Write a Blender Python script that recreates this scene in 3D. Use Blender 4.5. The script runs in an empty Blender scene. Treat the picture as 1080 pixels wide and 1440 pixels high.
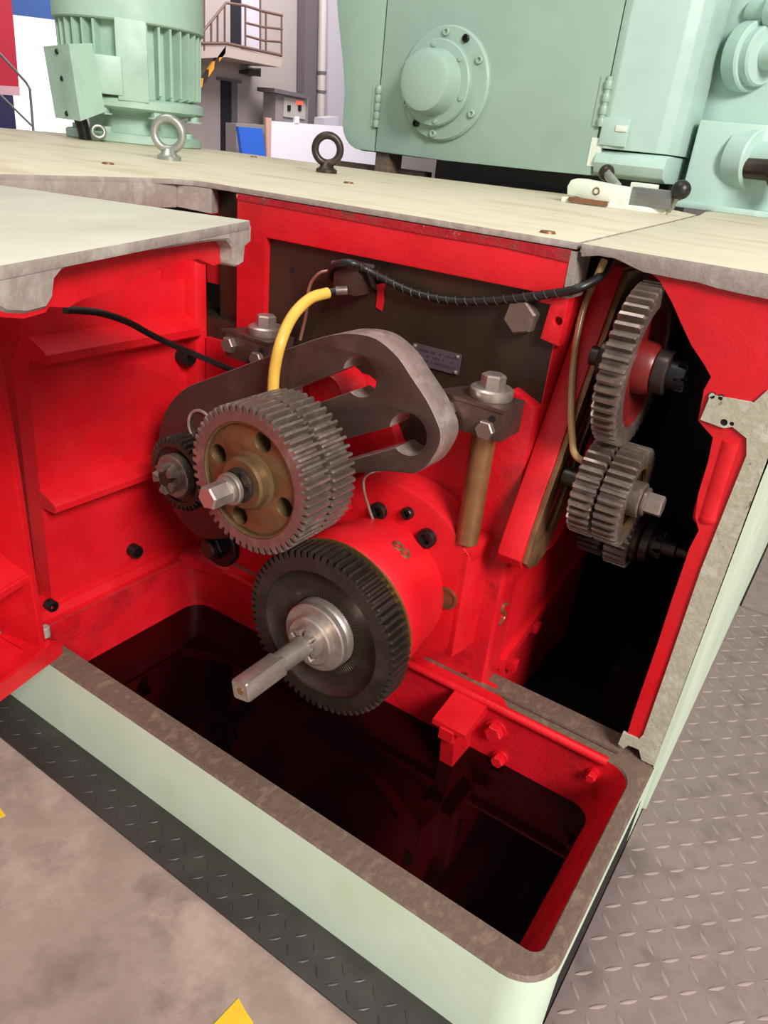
import bpy, bmesh, math, random
from mathutils import Vector, Matrix
random.seed(7)
SC = bpy.context.scene
COL = SC.collection
PI = math.pi

# ------------------------------------------------------------------ camera, world, lights, exposure
CAM_POS = Vector((0.0, 0.0, 1.0))
FOCAL = 1039.44                                     # in pixels of the 1080 x 1440 frame
def camera_axes():
    pitch, roll, yaw = math.radians(26.6313), math.radians(6.16465), math.radians(-31.39154)
    fwd = Vector((math.sin(yaw)*math.cos(pitch), math.cos(yaw)*math.cos(pitch), -math.sin(pitch)))
    r = fwd.cross(Vector((0, 0, 1))).normalized(); u = r.cross(fwd)
    c, s = math.cos(roll), math.sin(roll)
    return c*r + s*u, -s*r + c*u, fwd
CR, CU, CF = camera_axes()
cam_data = bpy.data.cameras.new('camera')
cam_data.sensor_fit = 'VERTICAL'; cam_data.sensor_height = 36.0; cam_data.sensor_width = 27.0
cam_data.lens = FOCAL*36.0/1440.0
cam_data.clip_start = 0.02; cam_data.clip_end = 200
cam = bpy.data.objects.new('camera', cam_data); COL.objects.link(cam)
cam.matrix_world = Matrix(((CR.x, CU.x, -CF.x, CAM_POS.x), (CR.y, CU.y, -CF.y, CAM_POS.y), (CR.z, CU.z, -CF.z, CAM_POS.z), (0, 0, 0, 1)))
SC.camera = cam

world = bpy.data.worlds.new('hall_daylight'); SC.world = world; world.use_nodes = True
wb = world.node_tree.nodes['Background']
wb.inputs[0].default_value = (0.93, 0.96, 1.0, 1); wb.inputs[1].default_value = 0.42

def area_lamp(name, loc, target, size, size_y, watts, color=(1, 1, 1)):
    d = bpy.data.lights.new(name, 'AREA'); d.shape = 'RECTANGLE'; d.size = size; d.size_y = size_y
    d.energy = watts; d.color = color
    o = bpy.data.objects.new(name, d); COL.objects.link(o); o.location = loc
    o.rotation_euler = (Vector(target) - Vector(loc)).to_track_quat('-Z', 'Y').to_euler()
    return o
area_lamp('hall_side_window', (4.6, -1.9, 4.7), (-0.7, 1.0, 0.3), 2.2, 2.2, 800, (1.0, 0.975, 0.94))
area_lamp('hall_roof_light', (-2.5, 0.0, 7.5), (-1.2, 1.5, 0.5), 3.0, 3.0, 170, (1.0, 0.98, 0.95))
area_lamp('hall_roof_light', (-12.0, 17.0, 9.0), (-18, 19.0, 2.0), 6.0, 6.0, 1500, (1.0, 0.96, 0.97))

vs = SC.view_settings
SC.display_settings.display_device = 'sRGB'
vs.view_transform = 'Standard'; vs.look = 'None'; vs.gamma = 1.0; vs.exposure = 0.0
vs.use_curve_mapping = False

# ------------------------------------------------------------------ points measured on the place
X, Y, Z = 0, 1, 2
def U(px, py, axis, val):
    """the place where the line of sight of a photograph pixel meets the plane axis = val"""
    d = CR*((px - 540)/FOCAL) + CU*(-(py - 720)/FOCAL) + CF
    return CAM_POS + d*((val - CAM_POS[axis])/d[axis])
def UP(px, py, p0, n):
    d = CR*((px - 540)/FOCAL) + CU*(-(py - 720)/FOCAL) + CF
    n = Vector(n); return CAM_POS + d*((Vector(p0) - CAM_POS).dot(n)/d.dot(n))
def XZ(pts, y):
    return [(p.x, p.z) for p in (U(a, b, Y, y) for a, b in pts)]
def YZ(pts, x):
    return [(p.y, p.z) for p in (U(a, b, X, x) for a, b in pts)]
def XY(pts, z):
    return [(p.x, p.y) for p in (U(a, b, Z, z) for a, b in pts)]

# ------------------------------------------------------------------ materials
def lin(c):
    return tuple((v/255/12.92 if v/255 <= 0.04045 else ((v/255 + 0.055)/1.055)**2.4) for v in c)
def mat(name, a, b=None, c=None, scale=6.0, rough=0.5, metal=0.0, rvar=0.0, bump=0.0, bscale=60.0, spots=None, spot_scale=25.0,
        spot_at=0.66, stretch=None, coat=0.0, spec=0.5, emit=None, strength=0.0, bdist=0.004, soft=0.05):
    m = bpy.data.materials.new(name); m.use_nodes = True
    nt = m.node_tree; n = nt.nodes; L = nt.links
    p = n['Principled BSDF']
    p.inputs['Roughness'].default_value = rough; p.inputs['Metallic'].default_value = metal
    p.inputs['Specular IOR Level'].default_value = spec
    if coat: p.inputs['Coat Weight'].default_value = coat; p.inputs['Coat Roughness'].default_value = 0.15
    tc = n.new('ShaderNodeTexCoord'); mp = n.new('ShaderNodeMapping'); L.new(tc.outputs['Object'], mp.inputs[0])
    if stretch: mp.inputs['Scale'].default_value = stretch
    def noise(sc, det=5.0, ro=0.6):
        t = n.new('ShaderNodeTexNoise'); t.inputs['Scale'].default_value = sc; t.inputs['Detail'].default_value = det
        t.inputs['Roughness'].default_value = ro; L.new(mp.outputs[0], t.inputs['Vector']); return t
    col = None
    if b is None:
        p.inputs['Base Color'].default_value = (*lin(a), 1)
    else:
        t = noise(scale); r = n.new('ShaderNodeValToRGB'); L.new(t.outputs['Fac'], r.inputs[0])
        r.color_ramp.elements[0].position = 0.32; r.color_ramp.elements[0].color = (*lin(a), 1)
        r.color_ramp.elements[1].position = 0.68; r.color_ramp.elements[1].color = (*lin(c or b), 1)
        if c:
            e = r.color_ramp.elements.new(0.5); e.color = (*lin(b), 1)
        col = r.outputs['Color']
        if spots:
            t2 = noise(spot_scale, 8.0, 0.7); r2 = n.new('ShaderNodeValToRGB'); L.new(t2.outputs['Fac'], r2.inputs[0])
            r2.color_ramp.elements[0].position = spot_at; r2.color_ramp.elements[0].color = (0, 0, 0, 1)
            r2.color_ramp.elements[1].position = min(1, spot_at + soft); r2.color_ramp.elements[1].color = (1, 1, 1, 1)
            mx = n.new('ShaderNodeMix'); mx.data_type = 'RGBA'
            L.new(r2.outputs['Color'], mx.inputs[0]); L.new(col, mx.inputs[6]); mx.inputs[7].default_value = (*lin(spots), 1)
            col = mx.outputs[2]
        L.new(col, p.inputs['Base Color'])
    if rvar:
        t3 = noise(scale*2.3); mr = n.new('ShaderNodeMapRange'); L.new(t3.outputs['Fac'], mr.inputs[0])
        mr.inputs[1].default_value = 0.3; mr.inputs[2].default_value = 0.7
        mr.inputs[3].default_value = max(0.03, rough - rvar); mr.inputs[4].default_value = min(1, rough + rvar)
        L.new(mr.outputs[0], p.inputs['Roughness'])
    if bump:
        t4 = noise(bscale, 6.0, 0.65); bp = n.new('ShaderNodeBump'); bp.inputs['Strength'].default_value = bump
        bp.inputs['Distance'].default_value = bdist
        L.new(t4.outputs['Fac'], bp.inputs['Height']); L.new(bp.outputs[0], p.inputs['Normal'])
    if emit:
        p.inputs['Emission Color'].default_value = (*lin(emit), 1); p.inputs['Emission Strength'].default_value = strength
    return m

M = {}
M['red'] = mat('red_paint', (186, 14, 24), (206, 18, 29), (216, 25, 36), scale=5, rough=0.42, rvar=0.1, bump=0.35, bscale=45, spots=(120, 12, 20), spot_scale=30, spot_at=0.7)
M['red_dirty'] = mat('red_paint_greasy', (190, 18, 28), (206, 20, 34), (160, 22, 28), scale=7, rough=0.38, rvar=0.12, bump=0.5, bscale=60, spots=(70, 30, 28), spot_scale=18, spot_at=0.66)
M['red_chip'] = mat('red_paint_chipped_edge', (150, 24, 30), (176, 22, 34), (120, 60, 52), scale=30, rough=0.5, bump=0.6, bscale=90, spots=(172, 162, 138), spot_scale=40, spot_at=0.62)
M['bed_green'] = mat('pale_green_bed_paint', (200, 216, 190), (208, 222, 198), (198, 214, 182), scale=4, rough=0.42, rvar=0.08, bump=0.12, bscale=30, spots=(150, 150, 120), spot_scale=34, spot_at=0.74)
M['cream'] = mat('cream_deck_paint', (200, 187, 158), (208, 197, 170), (190, 175, 142), scale=5, rough=0.5, rvar=0.1, bump=0.12, bscale=40, spots=(176, 156, 118), spot_scale=14, spot_at=0.69, stretch=(0.6, 1.4, 1))
M['cream_pale'] = mat('pale_cream_cover_paint', (193, 186, 166), (199, 194, 174), (185, 178, 156), scale=4, rough=0.5, rvar=0.1, bump=0.1, bscale=40, stretch=(1.6, 0.5, 1))
M['machined'] = mat('worn_machined_casting_face', (164, 152, 142), (146, 134, 124), (176, 166, 156), scale=22, rough=0.55, rvar=0.12, bump=0.3, bscale=110, spots=(132, 120, 106), spot_scale=60, spot_at=0.66)
M['machined_green'] = mat('worn_face_with_green_oil', (184, 180, 160), (168, 162, 140), (196, 196, 178), scale=30, rough=0.55, rvar=0.12, bump=0.35, bscale=120, spots=(112, 102, 80), spot_scale=60, spot_at=0.62)
M['rim'] = mat('grimy_tank_rim', (112, 92, 78), (100, 82, 70), (128, 106, 90), scale=45, rough=0.5, rvar=0.15, bump=0.4, bscale=120, spots=(140, 118, 98), spot_scale=70, spot_at=0.66, stretch=(1, 0.6, 1))
M['motor_green'] = mat('motor_green_paint', (160, 188, 168), (168, 196, 176), (152, 180, 160), scale=6, rough=0.42, rvar=0.08, bump=0.15, bscale=40, spots=(120, 140, 110), spot_scale=20, spot_at=0.72)
M['house_green'] = mat('housing_green_paint', (147, 171, 156), (151, 175, 160), (143, 167, 152), scale=3, rough=0.36, rvar=0.05, bump=0.08, bscale=20, spots=(120, 128, 96), spot_scale=24, spot_at=0.76)
M['mint'] = mat('mint_green_paint', (168, 194, 184), (176, 202, 190), (164, 190, 180), scale=3, rough=0.4, rvar=0.06, bump=0.1, bscale=20, spots=(190, 176, 130), spot_scale=9, spot_at=0.74)
M['dark_steel'] = mat('oily_dark_steel_plate', (66, 48, 38), (56, 42, 32), (78, 58, 44), scale=5, rough=0.4, rvar=0.12, metal=0.35, bump=0.06, bscale=60, stretch=(1, 1, 0.4))
M['bracket'] = mat('dark_burnished_steel', (86, 62, 56), (76, 56, 50), (94, 70, 62), scale=9, rough=0.42, rvar=0.1, metal=0.45, bump=0.06, bscale=80)
M['edge_steel'] = mat('bright_ground_edge_steel', (186, 168, 158), (168, 150, 142), (204, 190, 180), scale=24, rough=0.42, metal=0.65, rvar=0.1, bump=0.12, bscale=90)
M['gear'] = mat('gear_steel_with_oil', (140, 122, 112), (122, 106, 97), (156, 138, 126), scale=20, rough=0.3, metal=0.6, rvar=0.08)
M['gear_dark'] = mat('blackened_gear_steel', (74, 62, 56), (62, 52, 46), (86, 72, 64), scale=12, rough=0.36, metal=0.6, rvar=0.1)
M['web'] = mat('brown_oiled_gear_web', (112, 86, 58), (126, 98, 66), (98, 74, 52), scale=14, rough=0.42, metal=0.6, rvar=0.1, bump=0.1, bscale=60)
M['bright'] = mat('bright_turned_steel', (182, 168, 158), (166, 152, 142), (194, 182, 172), scale=18, rough=0.36, metal=0.75, rvar=0.06)
M['web_red'] = mat('shade_darkened_red_web', (96, 20, 20), (112, 26, 24), (76, 24, 20), scale=12, rough=0.35)  # red taken darker because the chamber is dark there; shade in the colour
M['brass'] = mat('oiled_brass', (150, 118, 66), (168, 134, 80), scale=20, rough=0.35, metal=0.8)
M['rod'] = mat('brown_greasy_steel_rod', (134, 94, 62), (150, 108, 74), (106, 74, 52), scale=16, rough=0.38, metal=0.6, rvar=0.1, bump=0.15, bscale=70)
M['black'] = mat('black_oxide_steel', (30, 28, 28), (22, 20, 20), scale=20, rough=0.35, metal=0.3)
M['void'] = mat('shade_black_recess', (10, 6, 6), rough=0.7)  # flat black colour for the unlit depth of holes, side gap and chamber floor
M['pit'] = mat('shade_dark_pit_lining', (34, 6, 10), (24, 6, 8), scale=8, rough=0.45)  # chamber's inner walls coloured near black, its deep shade put into the paint
M['oil'] = mat('dark_used_oil', (8, 2, 3), rough=0.04, spec=0.35)
M['rubber'] = mat('black_cable_sheath', (22, 20, 20), (30, 28, 27), scale=30, rough=0.4)
M['spiral'] = mat('grey_spiral_wrap', (62, 56, 53), rough=0.45)
M['yellow'] = mat('yellow_hose', (226, 184, 84), (218, 172, 72), (206, 160, 66), scale=14, rough=0.45)
M['tube'] = mat('amber_oil_tube', (190, 150, 96), (206, 168, 118), scale=10, rough=0.25, coat=0.5)
M['copper'] = mat('thin_copper_pipe', (178, 128, 108), rough=0.35, metal=0.6)
M['plate_tag'] = mat('grey_name_plate', (112, 98, 104), (98, 84, 92), scale=30, rough=0.4, metal=0.5)
M['ink'] = mat('engraved_dark_lettering', (60, 40, 50), rough=0.6)
M['white_chip'] = mat('chipped_white_paint', (226, 230, 214), (214, 222, 202), (230, 234, 220), scale=8, rough=0.5, bump=0.3, bscale=60, spots=(112, 104, 82), spot_scale=44, spot_at=0.66)
M['grey_metal'] = mat('brushed_grey_steel', (142, 142, 140), (128, 128, 126), scale=20, rough=0.38, metal=0.7, stretch=(1, 8, 8))
M['galv'] = mat('zinc_plated_steel', (176, 178, 168), (160, 164, 152), scale=20, rough=0.35, metal=0.7)
M['concrete'] = mat('stained_workshop_concrete', (136, 116, 104), (152, 132, 120), (120, 102, 92), scale=6, rough=0.75, rvar=0.1, bump=0.25, bscale=50, spots=(172, 149, 137), spot_scale=5, spot_at=0.50, soft=0.16)
M['skirt'] = mat('black_checker_plate', (52, 47, 45), (46, 42, 40), (58, 53, 50), scale=9, rough=0.45, rvar=0.1, bump=0.1, bscale=60)
M['tread'] = mat('dusty_brown_grey_checker_plate', (130, 112, 108), (140, 121, 116), (120, 103, 99), scale=12, rough=0.5, rvar=0.1, metal=0.15, bump=0.1, bscale=70)
M['tread_top'] = mat('highlight_pale_tread_crests', (150, 131, 125), (138, 120, 115), scale=20, rough=0.62, metal=0.0, spec=0.3)  # crests coloured paler than the sheet, in place of highlights on the relief
M['yellow_paint'] = mat('yellow_floor_marking', (232, 190, 40), (216, 172, 36), scale=20, rough=0.6, spots=(160, 140, 110), spot_scale=30, spot_at=0.66)
M['hall_wall'] = mat('mauve_grey_hall_wall', (166, 154, 152), (174, 162, 158), scale=0.6, rough=0.7)
M['hall_light'] = mat('pale_wall_band', (196, 190, 200), rough=0.7)
M['hall_dark'] = mat('dark_steel_column', (104, 94, 98), rough=0.6)
M['door_dark'] = mat('dark_doorway', (24, 20, 34), rough=0.8)
M['pipe'] = mat('pale_down_pipe', (196, 186, 182), rough=0.5)
M['landing'] = mat('dusty_landing_edge', (176, 160, 152), rough=0.6)
M['rail'] = mat('rusty_brown_rail', (104, 78, 70), rough=0.5)
M['hazard_y'] = mat('hazard_yellow', (216, 150, 40), rough=0.5)
M['hazard_k'] = mat('hazard_black', (50, 38, 34), rough=0.5)
M['cab_grey'] = mat('control_cabinet_grey', (150, 140, 138), rough=0.5)
M['cab_face'] = mat('control_panel_face', (186, 178, 170), rough=0.5)
M['lamp_red'] = mat('lit_red_lamp', (255, 90, 60), rough=0.4, emit=(255, 80, 50), strength=1.5)
M['white_panel'] = mat('white_sheet_panel', (240, 238, 250), rough=0.5)
M['blue_panel'] = mat('blue_board', (44, 104, 214), rough=0.5)
M['wood'] = mat('raw_timber_edge', (206, 164, 148), rough=0.6)
M['daylight'] = mat('bright_daylight_opening', (250, 250, 252), rough=0.6, emit=(250, 250, 255), strength=1.0)
M['curtain_red'] = mat('red_strip_curtain', (206, 34, 62), (196, 30, 56), scale=1, rough=0.6)
M['curtain_pink'] = mat('pale_pink_hem', (226, 180, 190), rough=0.6)
M['blue_beam'] = mat('blue_lintel', (58, 98, 168), rough=0.6)
M['navy'] = mat('navy_skirting_panel', (40, 40, 84), rough=0.6)
M['steel_rail'] = mat('grey_hand_rail', (150, 148, 150), rough=0.4, metal=0.5)
M['chrome'] = mat('bright_chrome_knob', (210, 210, 205), rough=0.2, metal=0.9)

# ------------------------------------------------------------------ mesh builders (all return a mesh datablock)
def smooth(me, ang=35):
    me.polygons.foreach_set('use_smooth', [True]*len(me.polygons))
    me.set_sharp_from_angle(angle=math.radians(ang)); me.update(); return me
def fix(bm):
    bmesh.ops.recalc_face_normals(bm, faces=bm.faces[:])
def done(bm, name='m', ang=35):
    fix(bm); me = bpy.data.meshes.new(name); bm.to_mesh(me); bm.free(); return smooth(me, ang)
def add_loops(bm, loops, closed=True, cap0=True, cap1=True):
    vs_ = [[bm.verts.new(p) for p in l] for l in loops]
    for a, b in zip(vs_, vs_[1:]):
        n = len(a)
        for i in range(n if closed else n - 1):
            j = (i + 1) % n
            try: bm.faces.new((a[i], a[j], b[j], b[i]))
            except ValueError: pass
    if cap0: bm.faces.new(vs_[0][::-1])
    if cap1: bm.faces.new(vs_[-1])
    return vs_
def box(bm, x0, x1, y0, y1, z0, z1):
    add_loops(bm, [[(x0, y0, z0), (x1, y0, z0), (x1, y1, z0), (x0, y1, z0)], [(x0, y0, z1), (x1, y0, z1), (x1, y1, z1), (x0, y1, z1)]])
def m_box(*b, bev=0.0):
    bm = bmesh.new(); box(bm, *b)
    if bev: bmesh.ops.bevel(bm, geom=bm.edges[:], offset=bev, segments=2, affect='EDGES', profile=0.6)
    return done(bm)
def m_boxes(*bs):
    bm = bmesh.new()
    for b in bs: box(bm, *b)
    return done(bm)
def m_prism(pts, axis, a, b, bev=0.0):
    """polygon of 2-D points in the plane normal to axis, from a to b along it"""
    def P(p, v):
        return (v, p[0], p[1]) if axis == X else ((p[0], v, p[1]) if axis == Y else (p[0], p[1], v))
    bm = bmesh.new(); add_loops(bm, [[P(p, a) for p in pts], [P(p, b) for p in pts]])
    fix(bm)
    if bev:
        bmesh.ops.bevel(bm, geom=bm.edges[:], offset=bev, segments=2, affect='EDGES', profile=0.6)
    bmesh.ops.triangulate(bm, faces=[f for f in bm.faces if len(f.verts) > 4])
    return done(bm)
def m_hull(pts):
    bm = bmesh.new()
    for p in pts: bm.verts.new(p)
    bmesh.ops.convex_hull(bm, input=bm.verts[:]); return done(bm)
def arc(cx, cy, r, a0, a1, n=12):
    return [(cx + r*math.cos(math.radians(a0 + (a1 - a0)*i/n)), cy + r*math.sin(math.radians(a0 + (a1 - a0)*i/n))) for i in range(n + 1)]
def circle(cx, cy, r, n=24):
    return [(cx + r*math.cos(2*PI*i/n), cy + r*math.sin(2*PI*i/n)) for i in range(n)]
def rrect(x0, x1, y0, y1, r, n=8):
    rs = r if isinstance(r, (list, tuple)) else (r, r, r, r)          # corners: x0y0, x1y0, x1y1, x0y1
    return (arc(x0 + rs[0], y0 + rs[0], rs[0], 180, 270, n) + arc(x1 - rs[1], y0 + rs[1], rs[1], 270, 360, n)
            + arc(x1 - rs[2], y1 - rs[2], rs[2], 0, 90, n) + arc(x0 + rs[3], y1 - rs[3], rs[3], 90, 180, n))
def m_sheet(outer, holes, axis, a, b, bev=0.0):
    """a flat plate with holes: 2-D outlines in the plane normal to axis, thickness from a to b"""
    cu = bpy.data.curves.new('tmp', 'CURVE'); cu.dimensions = '2D'; cu.fill_mode = 'BOTH'
    cu.extrude = max(1e-5, abs(b - a)/2 - bev); cu.bevel_depth = bev; cu.bevel_resolution = 1; cu.offset = -bev
    for pl in [outer] + list(holes):
        s = cu.splines.new('POLY'); s.points.add(len(pl) - 1); s.use_cyclic_u = True
        for q, p in zip(s.points, pl): q.co = (p[0], p[1], 0, 1)
    o = bpy.data.objects.new('tmp', cu); COL.objects.link(o)
    dg = bpy.context.evaluated_depsgraph_get()
    me = bpy.data.meshes.new_from_object(o.evaluated_get(dg))
    bpy.data.objects.remove(o); bpy.data.curves.remove(cu)
    mid = (a + b)/2
    T = {X: Matrix(((0, 0, 1, mid), (1, 0, 0, 0), (0, 1, 0, 0), (0, 0, 0, 1))),
         Y: Matrix(((1, 0, 0, 0), (0, 0, -1, mid), (0, 1, 0, 0), (0, 0, 0, 1))),
         Z: Matrix.Translation((0, 0, mid))}[axis]
    me.transform(T)
    bm = bmesh.new(); bm.from_mesh(me); bpy.data.meshes.remove(me)
    bmesh.ops.remove_doubles(bm, verts=bm.verts[:], dist=1e-6)
    return done(bm)
def m_lathe(prof, n=48, caps=True):
    """profile of (radius, z) about local z"""
    bm = bmesh.new()
    loops = [[(r*math.cos(2*PI*i/n), r*math.sin(2*PI*i/n), z) for i in range(n)] for r, z in prof]
    add_loops(bm, loops, True, caps, caps); return done(bm)
def m_ring(r0, r1, z0, z1, n=64, ch=0.0):
    bm = bmesh.new()
    pr = [(r0, z0 + ch), (r0 + ch, z0), (r1 - ch, z0), (r1, z0 + ch), (r1, z1 - ch), (r1 - ch, z1), (r0 + ch, z1), (r0, z1 - ch)] if ch else [(r0, z0), (r1, z0), (r1, z1), (r0, z1)]
    ls = [[(r*math.cos(2*PI*i/n), r*math.sin(2*PI*i/n), z) for i in range(n)] for r, z in pr]
    add_loops(bm, ls + [ls[0]], True, False, False)
    bmesh.ops.remove_doubles(bm, verts=bm.verts[:], dist=1e-7); return done(bm)
def m_gear(n, ro, depth, ri, z0, z1, ph=0.0, ch=0.0025):
    """toothed rim: n teeth, outer radius ro, tooth depth, bore ri, from z0 to z1 along local z"""
    rr = ro - depth
    def prof(dr, z):
        out = []
        for k in range(n):
            a = 2*PI*k/n + ph; s = 2*PI/n
            for f, r in ((-0.34, rr), (-0.235, rr + depth*0.5), (-0.15, ro - dr), (0.15, ro - dr), (0.235, rr + depth*0.5), (0.34, rr)):
                out.append(((r - dr*0.3)*math.cos(a + f*s), (r - dr*0.3)*math.sin(a + f*s), z))
        return out
    def ringp(r, z):
        out = []
        for k in range(n):
            a = 2*PI*k/n + ph; s = 2*PI/n
            for f in (-0.34, -0.235, -0.15, 0.15, 0.235, 0.34): out.append((r*math.cos(a + f*s), r*math.sin(a + f*s), z))
        return out
    bm = bmesh.new()
    ls = [ringp(ri, z0), ringp(rr*0.985, z0), prof(ch, z0), prof(0, z0 + ch), prof(0, z1 - ch), prof(ch, z1), ringp(rr*0.985, z1), ringp(ri, z1)]
    add_loops(bm, ls + [ls[0]], True, False, False)
    bmesh.ops.remove_doubles(bm, verts=bm.verts[:], dist=1e-7); return done(bm, ang=28)
def m_poly(n, r, z0, z1, ch=0.0, ph=0.0):
    """n-sided bar head along local z"""
    bm = bmesh.new(); P = lambda rr, z: [(rr*math.cos(2*PI*i/n + ph), rr*math.sin(2*PI*i/n + ph), z) for i in range(n)]
    add_loops(bm, [P(r, z0), P(r, z1 - ch), P(r - ch, z1)] if ch else [P(r, z0), P(r, z1)]); return done(bm, ang=20)
def m_castle(r, z0, z1, slots=8, depth=0.008, w=0.28, bore=0.4):
    """castle nut: ring with open slots at its z1 end"""
    bm = bmesh.new(); N = slots*8
    def P(rr, z): return [(rr*math.cos(2*PI*i/N), rr*math.sin(2*PI*i/N), z) for i in range(N)]
    top = lambda rr: [(rr*math.cos(2*PI*i/N), rr*math.sin(2*PI*i/N), z1 - (depth if (i % 8) in (0, 1, 2) else 0)) for i in range(N)]
    ls = [P(r*bore, z0), P(r, z0), top(r), top(r*bore)]
    add_loops(bm, ls + [ls[0]], True, False, False)
    bmesh.ops.remove_doubles(bm, verts=bm.verts[:], dist=1e-7); return done(bm, ang=25)
def m_tube(pts, r, n=10, sub=6, radii=None):
    """round tube through points (Catmull-Rom smoothed)"""
    P = [Vector(p) for p in pts]; Q = []
    if sub > 1 and len(P) > 2:
        E = [P[0]*2 - P[1]] + P + [P[-1]*2 - P[-2]]
        for i in range(1, len(E) - 2):
            for k in range(sub):
                t = k/sub; a, b, c, d = E[i - 1], E[i], E[i + 1], E[i + 2]
                Q.append(0.5*((2*b) + (c - a)*t + (2*a - 5*b + 4*c - d)*t*t + (3*b - a - 3*c + d)*t**3))
        Q.append(P[-1])
    else: Q = P
    bm = bmesh.new(); loops = []; up = None
    for i, q in enumerate(Q):
        t = (Q[min(i + 1, len(Q) - 1)] - Q[max(i - 1, 0)]).normalized()
        if up is None: up = t.orthogonal().normalized()
        up = (up - t*up.dot(t)).normalized(); s = t.cross(up)
        rr = r if radii is None else radii(i/(len(Q) - 1))
        loops.append([q + up*(rr*math.cos(2*PI*k/n)) + s*(rr*math.sin(2*PI*k/n)) for k in range(n)])
    add_loops(bm, loops); return done(bm, ang=60)
def m_torus(R, r, n=32, k=10):
    bm = bmesh.new()
    ls = [[((R + r*math.cos(2*PI*j/k))*math.cos(2*PI*i/n), (R + r*math.cos(2*PI*j/k))*math.sin(2*PI*i/n), r*math.sin(2*PI*j/k)) for i in range(n)] for j in range(k)]
    add_loops(bm, ls + [ls[0]], True, False, False); bmesh.ops.remove_doubles(bm, verts=bm.verts[:], dist=1e-7); return done(bm, ang=80)
def m_ball(r, c=(0, 0, 0), seg=24):
    bm = bmesh.new(); bmesh.ops.create_uvsphere(bm, u_segments=seg, v_segments=seg//2, radius=r)
    bmesh.ops.translate(bm, verts=bm.verts[:], vec=c); return done(bm, ang=80)
def join(*mes):
    bm = bmesh.new()
    for me in mes: bm.from_mesh(me)
    return done(bm)
def moved(me, T):
    me.transform(T); me.update(); return me
# frames: local z along a machine axis
def AXIS_Y(x, y, z): return Matrix(((1, 0, 0, x), (0, 0, -1, y), (0, 1, 0, z), (0, 0, 0, 1)))     # local z looks towards the front (-Y)
def AXIS_X(x, y, z): return Matrix(((0, 0, 1, x), (1, 0, 0, y), (0, 1, 0, z), (0, 0, 0, 1)))      # local z looks to +X
def AXIS_Z(x, y, z, rz=0): return Matrix.Translation((x, y, z)) @ Matrix.Rotation(rz, 4, 'Z')

# ------------------------------------------------------------------ object helpers
WM = {}
def thing(name, label, cat, loc=(0, 0, 0), group=None, T=None):
    o = bpy.data.objects.new(name, None); COL.objects.link(o); o.empty_display_size = 0.05
    T = T or Matrix.Translation(loc); o.matrix_world = T; WM[o] = T.copy()
    o['label'] = label; o['category'] = cat
    if group: o['group'] = group
    return o
def part(name, me, m, parent=None, label=None, T=None, world=False, kind=None):
    o = bpy.data.objects.new(name, me); COL.objects.link(o)
    if m is not None and len(me.materials) == 0:
        for q in (m if isinstance(m, (list, tuple)) else [m]): me.materials.append(q)
    L = T.copy() if T else Matrix.Identity(4)
    if parent:
        o.parent = parent
        if world: L = WM[parent].inverted() @ L
        o.matrix_basis = L; WM[o] = WM[parent] @ L
    else:
        o.matrix_world = L; WM[o] = L
    if label: o['label'] = label
    if kind: o['kind'] = kind
    return o
def single(name, me, m, label, cat, T=None, group=None):
    o = part(name, me, m, None, label, T); o['category'] = cat
    if group: o['group'] = group
    return o
def structure(name, me, m, T=None):
    o = part(name, me, m, None, None, T); o['kind'] = 'structure'; return o
def two_tone(me, top, side, lim=0.6):
    me.materials.append(top); me.materials.append(side)
    for p in me.polygons: p.material_index = 0 if p.normal.z > lim else 1
    return me
def m_socket(r, h):
    """socket-head cap screw standing on local z = 0"""
    p = [(r, 0), (r, h*0.88), (r*0.9, h), (r*0.55, h), (r*0.5, h*0.35), (r*0.01, h*0.35)]
    return m_lathe(p, 20)
def m_hexbolt(r, h, wr=0.0, wh=0.0):
    me = m_poly(6, r, wh, wh + h, r*0.12)
    if wr: me = join(me, m_lathe([(wr, 0), (wr, wh)], 28))
    return me

FLOOR = -0.185
Y0 = 1.187
DECK = 0.886
# ================================================================== SETTING
structure('floor', m_box(-32, 14, -8, 46, FLOOR - 0.2, FLOOR), M['concrete'])
WX = -18.0
structure('wall_back', m_box(WX - 0.3, WX, 10.0, 46, FLOOR, 9.0), M['hall_wall'])

# ================================================================== MACHINE BED (one casting with its lining, walls and bolted plates)
bed = thing('machine_bed', 'pale green gear machine bed with red painted interior and open oil tank', 'machine', (-0.65, 1.19, FLOOR))
def bp(name, me, m, label=None, T=None, **k): return part(name, me, m, bed, label, T, world=True, **k)
N8 = 8
out0 = rrect(-1.75, -0.0727, 0.660, 1.24, (0.03, 0.065, 0.002, 0.03), N8)
inn0 = rrect(-1.262, -0.100, 0.710, 1.150, (0.03, 0.022, 0.045, 0.05), N8)
inn1 = rrect(-1.250, -0.150, 0.722, 1.150, (0.03, 0.02, 0.04, 0.05), N8)
def shell_loops():
    bm = bmesh.new()
    zl = lambda P, z: [(x, y, z) for x, y in P]
    add_loops(bm, [zl(out0, FLOOR), zl(out0, -0.006)], True, False, False)
    return done(bm)
bp('tank_shell', shell_loops(), M['bed_green'])
bm = bmesh.new()
sh = lambda P, d: [(x + d*(1 if x < -0.6 else -1), y + d*(1 if y < 0.9 else -1)) for x, y in P]
z3 = lambda P, z: [(x, y, z) for x, y in P]
add_loops(bm, [z3(out0, -0.006), z3(sh(out0, 0.004), 0.0), z3(inn0, 0.0), z3(sh(inn0, 0.002), -0.004)], True, False, False)
bp('tank_rim', done(bm), M['rim'], 'worn brown metal rim')
bm = bmesh.new()
add_loops(bm, [z3(sh(inn0, 0.002), -0.004), z3(sh(inn1, 0.0), -0.14), z3(sh(inn1, 0.0), -0.32)], True, False, True)
bp('tank_lining', done(bm), M['red_dirty'], 'red painted tank lining')
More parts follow.
